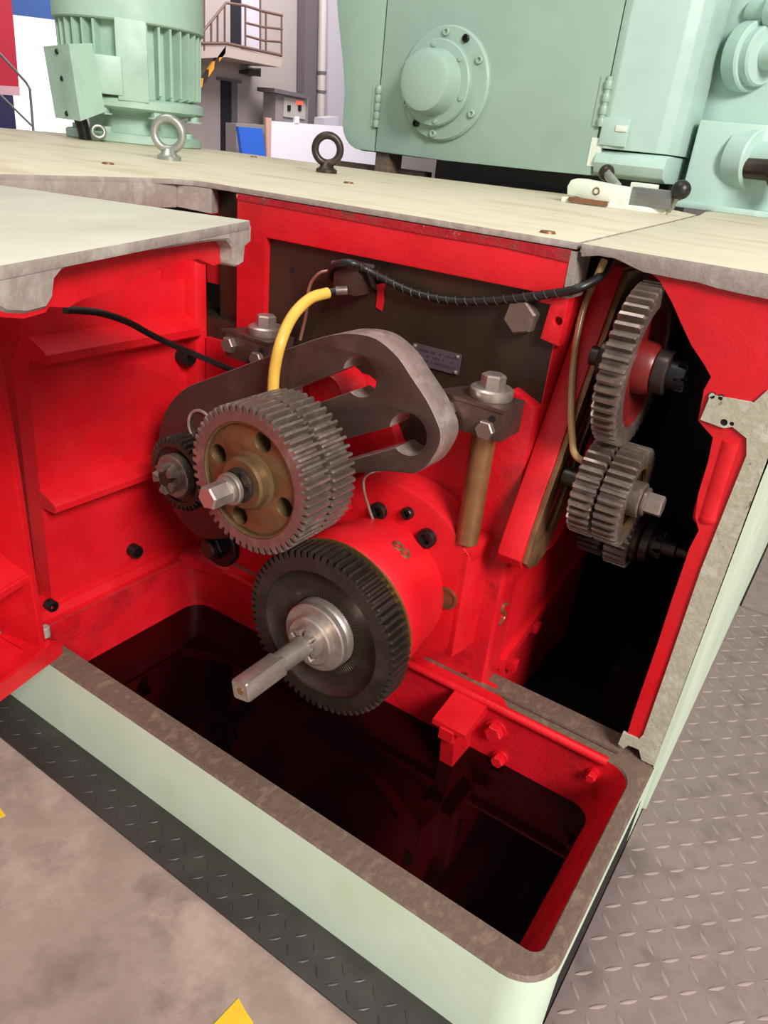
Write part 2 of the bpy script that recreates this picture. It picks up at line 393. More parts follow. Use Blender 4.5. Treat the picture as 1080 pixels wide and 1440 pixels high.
bp('gap_shade', m_box(-0.0760, -0.0722, 0.735, 1.14, FLOOR, -0.046), M['void'], 'black strip for the shaded gap under the side rim')  # thin black strip added to paint the shade of the undercut
# painted half of the rear rim, with the two grooves that run along it
bp('painted_rim', m_prism([(-1.262, 1.148), (-0.36, 1.148), (-0.375, 1.166), (-0.40, 1.176), (-0.41, 1.20), (-1.262, 1.20)], Z, 0.0, 0.004), M['red'])
bp('painted_rim', m_prism([(-1.36, 0.70), (-1.256, 0.72), (-1.256, 1.20), (-1.36, 1.20)], Z, 0.0, 0.004), M['red'])
bp('rim_bead', m_tube([(-1.23, 1.146, -0.004), (-0.15, 1.146, -0.004)], 0.010, 10, 1), M['red'])
bp('rim_lip', m_box(-1.262, -0.14, 1.172, 1.181, 0.003, 0.009), M['rim'])
oil = single('oil_pool', m_prism(rrect(-1.2495, -0.151, 0.7225, 1.1495, 0.03, 4), Z, -0.30, -0.14), M['oil'], 'black used oil standing in the open tank of the bed', 'oil')
# red lug and hex bosses on the rear tank wall
bp('tank_lug', join(m_prism([(1.15, -0.012), (1.045, -0.03), (1.045, -0.055), (1.06, -0.065), (1.075, -0.15), (1.15, -0.15)], X, -0.455, -0.425),
                    m_prism([(1.15, -0.004), (1.05, -0.022), (1.05, -0.034), (1.15, -0.034)], X, -0.475, -0.400)), M['red'])
for (px, py, r) in ((697, 1027, 0.024), (703, 1066, 0.017), (640, 990, 0.012), (834, 1088, 0.012)):
    p = U(px, py, Y, 1.146)
    bp('tank_plug', m_hexbolt(r*0.8, 0.016, r, 0.006), M['red_dirty'], None, AXIS_Y(p.x, 1.15, p.z))

# centre: red front frame round the dark bearing plate
frame_out = [(-1.153, 0.56), (-1.153, 0.872), (-0.432, 0.872), (-0.432, 0.785), (-0.470, 0.785), (-0.470, 0.800), (-1.072, 0.800), (-1.072, 0.56)]
bp('front_frame', m_prism(frame_out, Y, Y0, 1.26, 0.003), M['red'])
bp('chipped_edge', m_prism([(-1.153, 0.8625), (-0.9, 0.861), (-0.7, 0.8585), (-0.55, 0.860), (-0.432, 0.855), (-0.432, 0.8735), (-1.153, 0.8735)], Y, Y0 - 0.002, Y0 + 0.01), M['red_chip'])
bp('bearing_plate', m_sheet([(-1.085, 0.30), (-0.436, 0.30), (-0.436, 0.802), (-1.085, 0.802)], [circle(-0.800, 0.755, 0.017, 16)], Y, 1.200, 1.235), M['dark_steel'], 'dark oily steel plate')
bp('back_web', m_box(-1.153, -0.436, 1.24, 1.27, 0.0, 0.87), M['red_dirty'])
bp('red_drip', m_prism(XZ([(530, 400), (541, 398), (540, 425), (537, 437), (529, 432), (531, 415)], 1.199), Y, 1.1975, 1.2005), M['red'])
bp('frame_lug', m_sheet([(-0.456, 0.728), (-0.422, 0.722), (-0.420, 0.80), (-0.448, 0.80)], [circle(-0.431, 0.762, 0.007, 12)], Y, 1.186, 1.215, 0.002), M['red'])
bp('joint_strip', m_box(-0.432, -0.421, 1.186, 1.25, 0.80, 0.872), M['machined'])
# gap left of the frame: pillar, tapered red boss
bp('gap_plate', m_box(-1.90, -1.10, 1.30, 1.32, -0.02, 0.87), M['dark_steel'])
bp('gap_pillar', m_box(-1.24, -1.158, 1.225, 1.29, 0.50, 0.87), M['dark_steel'])
bp('tapered_boss', m_hull([(x, y, z) for x, y, z in [(-1.305, 1.24, 0.86), (-1.235, 1.24, 0.86), (-1.245, 1.24, 0.67), (-1.295, 1.24, 0.67), (-1.305, 1.30, 0.86), (-1.235, 1.30, 0.86), (-1.25, 1.30, 0.66), (-1.29, 1.30, 0.66)]]), M['red'])
bp('gap_ledge', m_box(-1.30, -1.15, 1.20, 1.29, 0.44, 0.605), M['dark_steel'])
bp('gap_block', m_box(-1.25, -1.10, 1.19, 1.24, 0.38, 0.56), M['red_dirty'])

# left inner wall with its ledges
LW = -1.29
bp('inner_wall', m_prism([(0.765, 0.0), (1.19, 0.0), (1.19, 0.80), (0.80, 0.80), (0.80, 0.60), (0.775, 0.55)], X, LW - 0.05, LW), M['red'])
bp('wall_return', m_box(-1.95, LW - 0.05, 0.80, 0.83, 0.0, 0.80), M['red_dirty'])
bp('wall_return', m_box(-1.98, -1.95, 0.10, 0.83, 0.0, 0.80), M['red_dirty'])
bp('wall_pilaster', m_prism([(LW - 0.005, 1.165), (LW + 0.03, 1.17), (LW + 0.034, 1.20), (LW - 0.05, 1.20)], Z, 0.0, 0.80, 0.004), M['red'])
def ledge(z, t, pr_, y0=0.768, y1=1.168):
    return m_prism([(LW - 0.004, z + t*1.7), (LW + pr_*0.85, z + t*1.0), (LW + pr_, z + t*0.75), (LW + pr_, z + t*0.15), (LW + pr_*0.93, z), (LW - 0.004, z - t*0.1)], Y, y0, y1)
bp('wall_ledge', ledge(0.566, 0.026, 0.050, 0.785), M['red'])
bp('wall_ledge', ledge(0.262, 0.022, 0.050), M['red'])
bp('wall_ledge', m_prism([(-1.33, 0.03), (LW + 0.012, 0.022), (LW + 0.02, 0.0), (LW + 0.02, -0.01), (-1.33, -0.01)], Y, 0.72, 1.19), M['red'])
bp('corner_fillet', m_prism([(LW - 0.004, 0.80), (LW + 0.05, 0.80), (LW + 0.022, 0.76), (LW + 0.006, 0.72), (LW - 0.004, 0.66)], Y, 1.10, 1.168), M['red'])
bp('tank_corner', m_hull([(-1.262, 1.10, 0.02), (-1.262, 1.15, 0.03), (-1.20, 1.15, 0.022), (-1.10, 1.152, 0.0), (-1.262, 1.10, -0.01), (-1.10, 1.152, -0.02), (-1.262, 1.16, -0.02)]), M['red_dirty'])
for px, py, x, r in ((73, 852, LW + 0.012, 0.013), (190, 775, LW + 0.012, 0.016), (255, 500, LW, 0.020)):
    p = U(px, py, X, x); bp('cap_screw', m_socket(r, r*1.5), M['black'], 'black cap screw', AXIS_X(LW, p.y, p.z))

# lower red casting, boss, sleeve
low = [(-1.153, 0.0), (-0.436, 0.0), (-0.436, 0.615), (-0.486, 0.635), (-0.50, 0.57), (-0.56, 0.555), (-0.60, 0.50), (-0.64, 0.455), (-0.70, 0.465), (-0.76, 0.56), (-0.80, 0.578), (-0.87, 0.578), (-0.92, 0.54), (-1.153, 0.48)]
bp('lower_casting', m_prism(low, Y, 1.175, 1.24, 0.006), M['red_dirty'])
bp('corner_post', m_prism([(-0.476, 1.178), (-0.436, 1.176), (-0.432, 1.187), (-0.432, 1.25), (-0.476, 1.25)], Z, 0.0, 0.615, 0.003), M['red'])
bp('casting_fin', m_box(-0.540, -0.515, 1.15, 1.20, 0.36, 0.60, bev=0.004), M['red'])
bp('slot_boss', m_lathe([(0.05, 0), (0.05, 0.06), (0.042, 0.075), (0.001, 0.075)], 28), M['red'], None, AXIS_Y(-0.835, 1.18, 0.545))
bp('slot_boss', m_lathe([(0.034, 0), (0.034, 0.05), (0.028, 0.06), (0.001, 0.06)], 24), M['red'], None, AXIS_Y(-0.905, 1.18, 0.545))
AX, AZ = -0.652, 0.187
boss = arc(AX, AZ + 0.02, 0.212, 48, 200, 22) + [(-0.845, 0.02), (-0.60, 0.03), (-0.56, 0.05), (-0.52, 0.075)] + arc(-0.506, 0.130, 0.030, -60, 0, 6) + arc(-0.506, 0.315, 0.030, 0, 50, 5)
bp('spindle_boss', m_prism(boss, Y, 1.10, 1.20, 0.008), M['red'])
bp('boss_side', m_prism([(-0.478, 1.098), (-0.472, 1.13), (-0.468, 1.186), (-0.52, 1.186), (-0.52, 1.105)], Z, 0.10, 0.330, 0.004), M['red'])
bp('boss_shelf', m_prism([(-0.60, 1.10), (-0.472, 1.105), (-0.466, 1.19), (-0.60, 1.19)], Z, 0.318, 0.352, 0.006), M['red'])
bp('spindle_sleeve', m_lathe([(0.137, 0.0), (0.140, 0.02), (0.150, 0.10), (0.153, 0.15), (0.150, 0.156), (0.06, 0.156)], 72), M['red'], None, AXIS_Y(AX, 1.102, AZ + 0.018))
bp('sleeve_ring', m_ring(0.06, 0.1595, 0.0, 0.006, 72), M['brass'], 'thin brass ring', AXIS_Y(AX, 0.9495, AZ + 0.008))
bp('sleeve_pad', m_prism([(-0.83, 0.27), (-0.765, 0.30), (-0.745, 0.335), (-0.765, 0.36), (-0.83, 0.345)], Y, 1.066, 1.12, 0.006), M['red_dirty'])
for px, py, r in ((532, 719, 0.018), (573, 722, 0.012), (600, 757, 0.019), (585, 890, 0.018), (497, 742, 0.014)):
    p = U(px, py, Y, 1.095); bp('cap_screw', m_socket(r, 0.012), M['black'], 'black cap screw', AXIS_Y(p.x, 1.10, p.z))
p = U(628, 841, Y, 1.10); bp('plug_recess', join(m_ring(0.018, 0.023, 0, 0.004, 24), m_lathe([(0.019, 0), (0.019, 0.002)], 24)), M['web'], 'brown plug', AXIS_Y(p.x, 1.10, p.z))
# small cast marks on the sleeve and on the post
p = U(562, 776, Y, 1.03); rd = Vector((p.x - AX, 0, p.z - AZ - 0.018)).normalized(); tn = Vector((rd.z, 0, -rd.x))
p = Vector((AX, 1.03, AZ + 0.018)) + rd*0.1465
T8 = Matrix(((0, tn.x, rd.x, p.x), (-1, tn.y, rd.y, p.y), (0, tn.z, rd.z, p.z), (0, 0, 0, 1)))
bp('cast_mark', join(moved(m_torus(0.0085, 0.0034, 16, 6), Matrix.Translation((0, 0.0095, 0))), moved(m_torus(0.0085, 0.0034, 16, 6), Matrix.Translation((0, -0.0095, 0)))), M['rod'], 'cast figure 8', T8)
p = U(707, 864, X, -0.431)
bp('cast_mark', m_tube([(0, 0.012, 0.020), (0, -0.006, 0.026), (0, -0.010, 0.012), (0, 0.006, 0.002), (0, 0.010, -0.012), (0, -0.010, -0.020)], 0.0035, 6, 4), M['rod'], 'cast letter', Matrix.Translation(p))

# right hand side: chamber, front wall with arched opening, machined mating face, outer wall
Yw = 1.190
arch = XZ([(838, 352), (860, 357), (890, 368), (908, 378), (928, 395), (945, 425), (958, 455), (972, 485), (990, 512), (1000, 530), (990, 548)], Yw)
lip = [(-0.178, 0.66), (-0.150, 0.640), (-0.146, 0.60), (-0.1455, 0.545), (-0.139, 0.505), (-0.128, 0.485), (-0.133, 0.45), (-0.1345, 0.35), (-0.1345, 0.25), (-0.137, 0.10), (-0.136, 0.02)]
wall_r = arch + lip + [(-0.0745, 0.02), (-0.064, 0.60), (-0.060, 0.855), (-0.41, 0.88)]
bp('front_wall', m_sheet(wall_r, [], Y, Yw, 1.25), M['red'])
bp('rolled_lip', m_tube([(-0.118, 1.206, 0.03), (-0.117, 1.206, 0.25), (-0.117, 1.206, 0.44), (-0.116, 1.208, 0.485), (-0.122, 1.212, 0.52), (-0.124, 1.212, 0.64)], 0.014, 12, 6, radii=lambda t: 0.014 if t < 0.62 else (0.014 + 0.012*min(1, (t - 0.62)/0.1))), M['red'])
pad = XZ([(1080, 548), (1060, 566), (1005, 556), (998, 558), (985, 590), (1018, 602), (1030, 600), (1050, 616), (1050, 640)], Y0)
pad = [(-0.060, 0.742), (-0.075, 0.735)] + pad + [(-0.100, 0.56), (-0.106, 0.42), (-0.107, 0.23), (-0.109, 0.060), (-0.114, 0.046), (-0.144, 0.044), (-0.146, 0.014), (-0.134, 0.010), (-0.128, 0.022), (-0.108, 0.024), (-0.098, 0.004), (-0.0743, 0.004), (-0.0660, 0.60), (-0.062, 0.70)]
bp('mating_face', m_sheet(pad, [circle(*XZ([q], Y0)[0], r, 12) for q, r in (((1001, 557), 0.0045), ((1013, 560), 0.0035), ((1018, 594), 0.0055), ((1029, 596), 0.0035))], Y, Y0 - 0.001, Y0 + 0.006), M['machined_green'], 'bare grey machined face with four drilled holes')
for q in ((1001, 557), (1013, 560), (1018, 594), (1029, 596)):
    hx, hz = XZ([q], Y0)[0]; bp('drilled_hole', m_lathe([(0.0058, 0), (0.0058, 0.001)], 12), M['void'], None, AXIS_Y(hx, Y0 + 0.0022, hz))
bp('outer_wall', m_prism([(1.252, FLOOR), (4.2, FLOOR), (4.2, 0.84), (1.252, 0.84)], X, -0.110, -0.066), M['bed_green'])
bp('outer_edge', m_prism([(-0.0745, 0.0), (-0.064, 0.0), (-0.056, 0.84), (-0.0655, 0.84)], Y, 1.186, 4.2), M['bed_green'])
bp('chamber_wall', m_box(-0.476, -0.434, 1.20, 1.75, FLOOR, 0.80), M['red'])
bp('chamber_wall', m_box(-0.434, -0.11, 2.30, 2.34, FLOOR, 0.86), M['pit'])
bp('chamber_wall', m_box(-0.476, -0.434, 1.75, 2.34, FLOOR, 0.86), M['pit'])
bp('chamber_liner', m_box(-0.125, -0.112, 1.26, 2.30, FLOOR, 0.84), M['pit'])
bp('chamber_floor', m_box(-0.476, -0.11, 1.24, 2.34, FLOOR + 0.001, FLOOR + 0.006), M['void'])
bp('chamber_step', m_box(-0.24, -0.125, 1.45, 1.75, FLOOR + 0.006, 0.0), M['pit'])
bp('chamber_rib', m_prism([(1.25, 0.004), (1.75, 0.10), (1.75, 0.13), (1.25, 0.03)], X, -0.434, -0.422), M['red'])
bp('chamber_lug', m_box(-0.434, -0.412, 1.40, 1.425, 0.02, 0.045, bev=0.004), M['red_dirty'])
bp('chamber_lug', m_box(-0.434, -0.410, 1.30, 1.32, -0.03, 0.0, bev=0.004), M['red_dirty'])
# hex bolt and hoses' sensor block on the dark plate
p = U(735, 445, Y, 1.195)
bp('hex_bolt', m_hexbolt(0.030, 0.022, 0.0, 0.0), M['gear'], 'steel hex bolt head', AXIS_Y(p.x, 1.20, p.z) @ Matrix.Rotation(0.3, 4, 'Z'))
p = U(411, 380, Y, 1.20); bp('plate_hole', m_lathe([(0.006, 0), (0.006, 0.001)], 14), M['void'], None, AXIS_Y(p.x, 1.20, p.z))

# ------------------------------------------------ name plate, on the dark plate
tg = thing('name_plate', 'small grey riveted name plate on the dark steel plate', 'sign', T=AXIS_Y(-0.655, 1.199, 0.6455))
part('plate', m_prism(rrect(-0.052, 0.052, -0.019, 0.019, 0.003, 3), Z, -0.001, 0.003), M['plate_tag'], tg)
for sx in (-1, 1):
    for sy in (-1, 1): part('rivet', m_lathe([(0.0035, 0), (0.003, 0.002), (0.001, 0.003)], 12), M['galv'], tg, None, Matrix.Translation((sx*0.046, sy*0.0145, 0.003)))
bm = bmesh.new(); rnd = random.Random(3)
for row, y in enumerate((0.010, 0.001, -0.008)):
    x = -0.036
    while x < 0.038:
        w = rnd.uniform(0.003, 0.007); h = rnd.uniform(0.0015, 0.005)
        if rnd.random() < 0.8: box(bm, x, x + w*0.7, y - h/2, y + h/2, 0.003, 0.0034)
        x += w
part('lettering', done(bm), M['ink'], tg, 'worn illegible engraved lines', kind='stuff')

# ================================================================== DECK PLATES
deck = [(-1.30, 0.40), (-1.30, 1.10), (-1.292, 1.15), (-1.27, 1.178), (-1.235, 1.186), (-1.15, 1.186), (-0.4235, 1.186), (-0.50, 1.98), (-0.56, 2.55), (-0.80, 2.86), (-1.10, 2.80), (-1.50, 2.70), (-1.77, 2.63), (-2.2, 2.63), (-2.75, 2.62), (-3.25, 2.6), (-3.35, 2.0), (-3.3, 0.40)]
dk = thing('deck_plate', 'long cream deck plate carrying the motor and two eye bolts', 'deck plate', (-1.8, 1.6, DECK - 0.014))
part('plate', two_tone(m_prism(deck, Z, DECK - 0.011, DECK, 0.0015), M['cream'], M['machined']), None, dk, world=True)
part('cut_edge', m_prism([(-1.299, DECK - 0.058), (-1.299, DECK - 0.006), (-1.36, DECK - 0.006), (-1.36, DECK - 0.058)], Y, 0.40, 1.165, 0.008), M['machined'], dk, 'bare grey cut edge', world=True)
part('cut_edge', m_hull([(-1.299, 1.16, DECK - 0.055), (-1.299, 1.16, DECK - 0.012), (-1.28, 1.178, DECK - 0.05), (-1.28, 1.178, DECK - 0.012), (-1.225, 1.188, DECK - 0.06), (-1.225, 1.188, DECK - 0.012), (-1.24, 1.22, DECK - 0.06), (-1.24, 1.22, DECK - 0.012), (-1.32, 1.2, DECK - 0.05), (-1.32, 1.2, DECK - 0.012)]), M['machined'], dk, world=True)
for px, py in ((490, 258), (357, 221), (152, 231), (770, 328)):
    p = U(px, py, Z, DECK); part('set_screw', m_lathe([(0.014, 0), (0.012, 0.004), (0.001, 0.004)], 14), M['rod'], dk, None, Matrix.Translation((p.x, p.y, DECK)), world=True)
deck_r = [(-0.4165, 1.182), (-0.058, 1.182), (-0.054, 3.9), (-0.555, 3.9), (-0.60, 2.86), (-0.552, 2.56), (-0.493, 1.98)]
dr = thing('deck_plate', 'short cream deck plate with thick worn grey edge above the arched opening', 'deck plate', (-0.25, 1.8, DECK - 0.014))
part('plate', two_tone(m_prism(deck_r, Z, DECK - 0.014, DECK, 0.0015), M['cream'], M['machined']), None, dr, world=True)
g = XZ([(817, 361), (835, 360), (852, 359), (870, 366), (890, 376), (905, 383), (930, 388), (955, 393), (980, 397), (1010, 406), (1045, 414), (1080, 421)], 1.182)
part('cut_edge', m_prism(g + [(-0.058, g[-1][1] - 0.004), (-0.058, DECK - 0.0015), (-0.4165, DECK - 0.0015)], Y, 1.1815, 1.215, 0.0015), M['machined'], dr, 'bare grey cut edge', world=True)

# ================================================================== SWUNG-OPEN COVER CASTING (front left)
ZC = 0.880
c = U(352, 310, Z, ZC); f = U(0, 373, Z, ZC); b = U(0, 260, Z, ZC)
dv = (f - c); dn = Vector((-dv.y, dv.x, 0)).normalized()
if dn.x > 0: dn = -dn                                       # points back into the slab
f2 = c + dv*1.55; b2 = c + (b - c)*1.04; far = b2 + dv*1.55
cv = thing('swung_cover', 'open cream topped cover casting with grey mating edge and red ribbed inside', 'machine cover', (-1.12, 0.55, 0.0))
def cp(name, me, m, label=None, **k): return part(name, me, m, cv, label, world=True, **k)
cp('cover_top', two_tone(m_prism([(q.x, q.y) for q in (c, f2, far, b2)], Z, ZC - 0.012, ZC, 0.002), M['cream_pale'], M['machined']), None)
nrm = (dv.y, -dv.x, 0)
def slab_prism(px, depth0, depth1, bev=0.003):
    P = [UP(a, b_, c, nrm) for a, b_ in px]
    bm = bmesh.new(); add_loops(bm, [[p + dn*depth0 for p in P], [p + dn*depth1 for p in P]]); fix(bm)
    if bev: bmesh.ops.bevel(bm, geom=bm.edges[:], offset=bev, segments=1, affect='EDGES')
    bmesh.ops.triangulate(bm, faces=[q for q in bm.faces if len(q.verts) > 4]); return done(bm)
cp('mating_edge', slab_prism([(-60, 386), (352, 312), (355, 318), (354, 341), (346, 348), (344, 370), (335, 376), (331, 374), (330, 350), (322, 338), (290, 341), (240, 349), (200, 354), (150, 360), (110, 369), (92, 379), (80, 394), (77, 420), (68, 435), (40, 442), (12, 441), (2, 436), (-60, 446)], 0.001, 0.035), M['machined'], 'bare grey mating edge')
cp('edge_bead', slab_prism([(80, 400), (79, 424), (70, 440), (40, 449), (8, 447), (0, 440), (-60, 452), (-60, 440), (40, 438), (72, 425)], 0.004, 0.030, 0.0), M['red'])
cp('gusset_web', slab_prism([(-60, 400), (330, 336), (333, 372), (322, 377), (300, 367), (276, 371), (250, 383), (205, 403), (176, 414), (140, 427), (125, 437), (80, 436), (-60, 440)], 0.022, 0.040, 0.0), M['red'])
# lower red body of the cover, standing on the tank corner
q0 = Vector((-1.145, 0.683, 0)); q1 = Vector((-1.1103, 0.533, 0)); ld = (q1 - q0).normalized(); ln = Vector((-ld.y, ld.x, 0))
if ln.x < 0: ln = -ln
def low_prism(pts, d0, d1, bev=0.003):
    """pts = (distance forwards along the foot, height); d = depth behind the mating plane"""
    bm = bmesh.new(); L_ = lambda d: [q0 + ld*a + Vector((0, 0, h)) - ln*d for a, h in pts]
    add_loops(bm, [L_(d0), L_(d1)]); fix(bm)
    if bev: bmesh.ops.bevel(bm, geom=bm.edges[:], offset=bev, segments=2, affect='EDGES')
    bmesh.ops.triangulate(bm, faces=[q for q in bm.faces if len(q.verts) > 4]); return done(bm)
cp('cover_back', low_prism([(0.03, 0.02), (0.75, 0.02), (0.75, 0.50), (0.03, 0.50)], 0.13, 0.16), M['red'])
cp('cover_back', low_prism([(0.03, 0.50), (0.75, 0.50), (0.75, 0.84), (0.03, 0.84)], 0.42, 0.45), M['red_dirty'])
cp('cover_flange', low_prism([(0.024, 0.05), (0.038, 0.05), (0.046, 0.50), (0.055, 0.66), (0.038, 0.66), (0.030, 0.50)], 0.006, 0.135), M['red'])
cp('cover_foot', low_prism([(-0.012, 0.008), (0.0, 0.001), (0.75, 0.001), (0.75, 0.045), (0.06, 0.045), (0.02, 0.055), (-0.008, 0.036)], 0.0, 0.11, 0.004), M['red'])
def low_bar(sec, a0, a1, bev=0.004):
    bm = bmesh.new(); L_ = lambda a: [q0 + ld*a + Vector((0, 0, h)) - ln*d for d, h in sec]
    add_loops(bm, [L_(a0), L_(a1)]); fix(bm)
    bmesh.ops.bevel(bm, geom=bm.edges[:], offset=bev, segments=2, affect='EDGES')
    return done(bm)
cp('cover_rib', low_bar([(0.010, 0.198), (0.010, 0.218), (0.05, 0.235), (0.132, 0.280), (0.132, 0.188)], 0.036, 0.75), M['red'])
cp('cover_rib', low_bar([(0.06, 0.47), (0.06, 0.49), (0.42, 0.53), (0.42, 0.46)], 0.045, 0.75), M['red'])
cp('cover_foot_slope', low_bar([(0.02, 0.046), (0.02, 0.050), (0.132, 0.075), (0.132, 0.046)], 0.06, 0.75), M['red'])
cp('dowel', moved(m_lathe([(0.010, 0), (0.010, 0.02), (0.008, 0.022)], 16), Matrix.Translation(q0 + ld*0.012 + Vector((0, 0, 0.056)) - ln*0.02)), M['machined'], 'grey dowel')

# ================================================================== GEARS ON THE LEFT
# spindle shaft and its gear
sp = thing('spindle_shaft', 'bright steel spindle with a square end poking out of the lowest gear', 'shaft', T=AXIS_Y(AX, 0.885, AZ))
part('journal', m_lathe([(0.0205, -0.17), (0.0205, 0.030), (0.0195, 0.110), (0.0195, 0.112)], 40), M['bright'], sp)
sq = rrect(-0.0178, 0.0178, -0.0178, 0.0178, 0.0045, 3)
bm = bmesh.new(); add_loops(bm, [[(x, y, 0.108) for x, y in sq], [(x, y, 0.196) for x, y in sq], [(x*0.92, y*0.92, 0.1995) for x, y in sq]])
part('square_end', done(bm, ang=25), M['bright'], sp, None, Matrix.Rotation(math.radians(12), 4, 'Z'))
part('centre_hole', m_ring(0.0005, 0.0065, 0.1990, 0.2003, 20), M['brass'], sp)
mg = thing('spindle_gear', 'large dark gear lowest on the spindle above the oil, with stepped bright hub', 'gear', T=AXIS_Y(AX, 0.885, AZ))
part('toothed_rim', m_gear(68, 0.166, 0.0125, 0.128, -0.056, 0.0), M['gear_dark'], mg)
part('web', m_lathe([(0.129, -0.050), (0.129, -0.003), (0.124, -0.010), (0.112, -0.016), (0.072, -0.016), (0.072, -0.050)], 72, caps=False), M['gear_dark'], mg)
bm = bmesh.new()
for k in range(96):
    a = 2*PI*k/96; R_ = Matrix.Rotation(a, 4, 'Z')
    vs_ = add_loops(bm, [[(0.071, -0.0011, -0.0165), (0.086, -0.0011, -0.0165), (0.086, 0.0011, -0.0165), (0.071, 0.0011, -0.0165)], [(0.071, -0.0006, -0.0142), (0.086, -0.0006, -0.0152), (0.086, 0.0006, -0.0152), (0.071, 0.0006, -0.0142)]])
    for l in vs_:
        for v in l: v.co = R_ @ v.co
part('serration', done(bm), M['gear_dark'], mg, kind='stuff')
part('hub_flange', m_lathe([(0.069, -0.05), (0.069, -0.008), (0.0665, -0.004), (0.0655, -0.002), (0.067, 0.000), (0.067, 0.010), (0.0645, 0.0125), (0.052, 0.0125), (0.020, 0.0125)], 64), M['bright'], mg)
part('hub_collar', m_lathe([(0.048, 0.012), (0.048, 0.024), (0.045, 0.027), (0.034, 0.027), (0.020, 0.026)], 56), M['bright'], mg)
part('castle_nut', m_castle(0.0315, 0.026, 0.044, 8, 0.009, bore=0.67), M['bright'], mg, 'slotted castle nut')

# idler pair (double gear with four holes)
DX, DZ, DY = -0.779, 0.470, 0.830
dg_ = thing('double_gear', 'brown webbed double gear with four round holes, mounted on the slotted bracket', 'gear', T=AXIS_Y(DX, DY, DZ))
RO = 0.1325
part('toothed_rim', m_gear(54, RO, 0.0125, 0.103, -0.060, 0.0), M['gear'], dg_)
part('toothed_rim', m_gear(54, RO, 0.0125, 0.060, -0.128, -0.067, ph=PI/54), M['gear'], dg_)
part('web', m_sheet(circle(0, 0, 0.1035, 64), [circle(0.079*math.cos(math.radians(a)), 0.079*math.sin(math.radians(a)), 0.0170, 24) for a in (72, 162, 252, 342)] + [circle(0, 0, 0.03, 24)], Z, -0.055, -0.009, 0.0015), M['web'], dg_, 'brown oiled web')
part('rim_bead', m_ring(0.0985, 0.104, -0.010, -0.001, 64, 0.002), M['web'], dg_)
part('hub_boss', m_lathe([(0.052, -0.03), (0.052, -0.008), (0.046, -0.005), (0.046, 0.012), (0.042, 0.0155), (0.0, 0.0155)][:5] + [(0.020, 0.0155)], 56), M['web'], dg_)
part('washer', m_ring(0.012, 0.030, 0.016, 0.022, 40, 0.001), M['gear_dark'], dg_)
part('lock_ring', m_castle(0.029, 0.022, 0.034, 6, 0.007, bore=0.6), M['gear_dark'], dg_)
part('collar', m_ring(0.012, 0.028, 0.035, 0.045, 40, 0.002), M['bright'], dg_)
part('collar', m_ring(0.012, 0.0235, 0.045, 0.054, 40, 0.002), M['bright'], dg_)
part('hex_end', m_poly(6, 0.0205, 0.052, 0.092, 0.003, 0.2), M['bright'], dg_, 'bright hexagon shaft end')
part('stud', m_lathe([(0.0205, -0.168), (0.0205, 0.053)], 32), M['gear_dark'], dg_)

# small gear behind on the left
SX, SZ, SY = -1.083, 0.346, 0.944
sg = thing('small_gear', 'small dark gear half hidden behind the brown double gear', 'gear', T=AXIS_Y(SX, SY, SZ))
part('toothed_rim', m_gear(36, 0.080, 0.0105, 0.060, -0.045, 0.0), M['gear_dark'], sg)
part('web', m_lathe([(0.061, -0.04), (0.061, -0.006), (0.05, -0.010), (0.015, -0.010)], 40), M['gear_dark'], sg)
part('hub_collar', m_ring(0.012, 0.046, -0.010, 0.012, 40, 0.002), M['gear'], sg)
part('castle_nut', m_castle(0.032, 0.012, 0.034, 5, 0.014, bore=0.5), M['gear'], sg)
part('stud', m_lathe([(0.018, -0.054), (0.018, 0.030)], 24), M['gear_dark'], sg)
lg = thing('layshaft', 'dark shaft end low in the shade between the small gear and red wall', 'shaft', T=AXIS_Y(-1.075, 1.05, 0.14))
part('flange', m_ring(0.02, 0.055, -0.02, 0.0, 36, 0.003), M['black'], lg)
part('stub', m_lathe([(0.022, -0.12), (0.022, 0.03), (0.018, 0.034)], 28), M['gear_dark'], lg)
part('nut', m_poly(6, 0.03, 0.0, 0.018, 0.003), M['black'], lg)

# slotted gear bracket
YB = 1.0
outl = [(262, 545), (300, 530), (380, 500), (440, 478), (473, 470), (493, 469), (516, 472), (536, 481), (560, 503), (578, 530), (600, 563), (613, 590), (619, 607), (618, 625), (607, 646), (596, 659), (582, 666), (564, 665), (540, 663), (515, 665), (495, 667), (455, 690), (400, 725), (330, 755), (280, 755), (245, 720), (228, 670), (223, 620), (228, 590), (240, 566)]
def slot(cx, cy, r, upl, lowl):
    pts = []
    C_ = U(cx, cy, Y, YB); rr = r
    a0 = math.degrees(math.atan2(U(*upl[0], Y, YB).z - C_.z, U(*upl[0], Y, YB).x - C_.x))
    a1 = math.degrees(math.atan2(U(*lowl[0], Y, YB).z - C_.z, U(*lowl[0], Y, YB).x - C_.x))
    if a0 < 0: a0 += 360
    a1 = a1 - 360 if a1 > 0 else a1
    pts += arc(C_.x, C_.z, rr, a0, a1, 22)
    pts += XZ(lowl[1:], YB) + XZ(upl[1:][::-1], YB)
    return pts
s1 = slot(505, 530, 0.0345, [(487, 521), (396, 553)], [(492, 551), (396, 586)])
s2 = slot(573, 611, 0.0365, [(549, 601), (452, 627)], [(556, 630), (452, 660)])
br = thing('slotted_bracket', 'dark steel change gear bracket with two keyhole slots and bright ground edge', 'bracket', (-0.8, YB, 0.4))
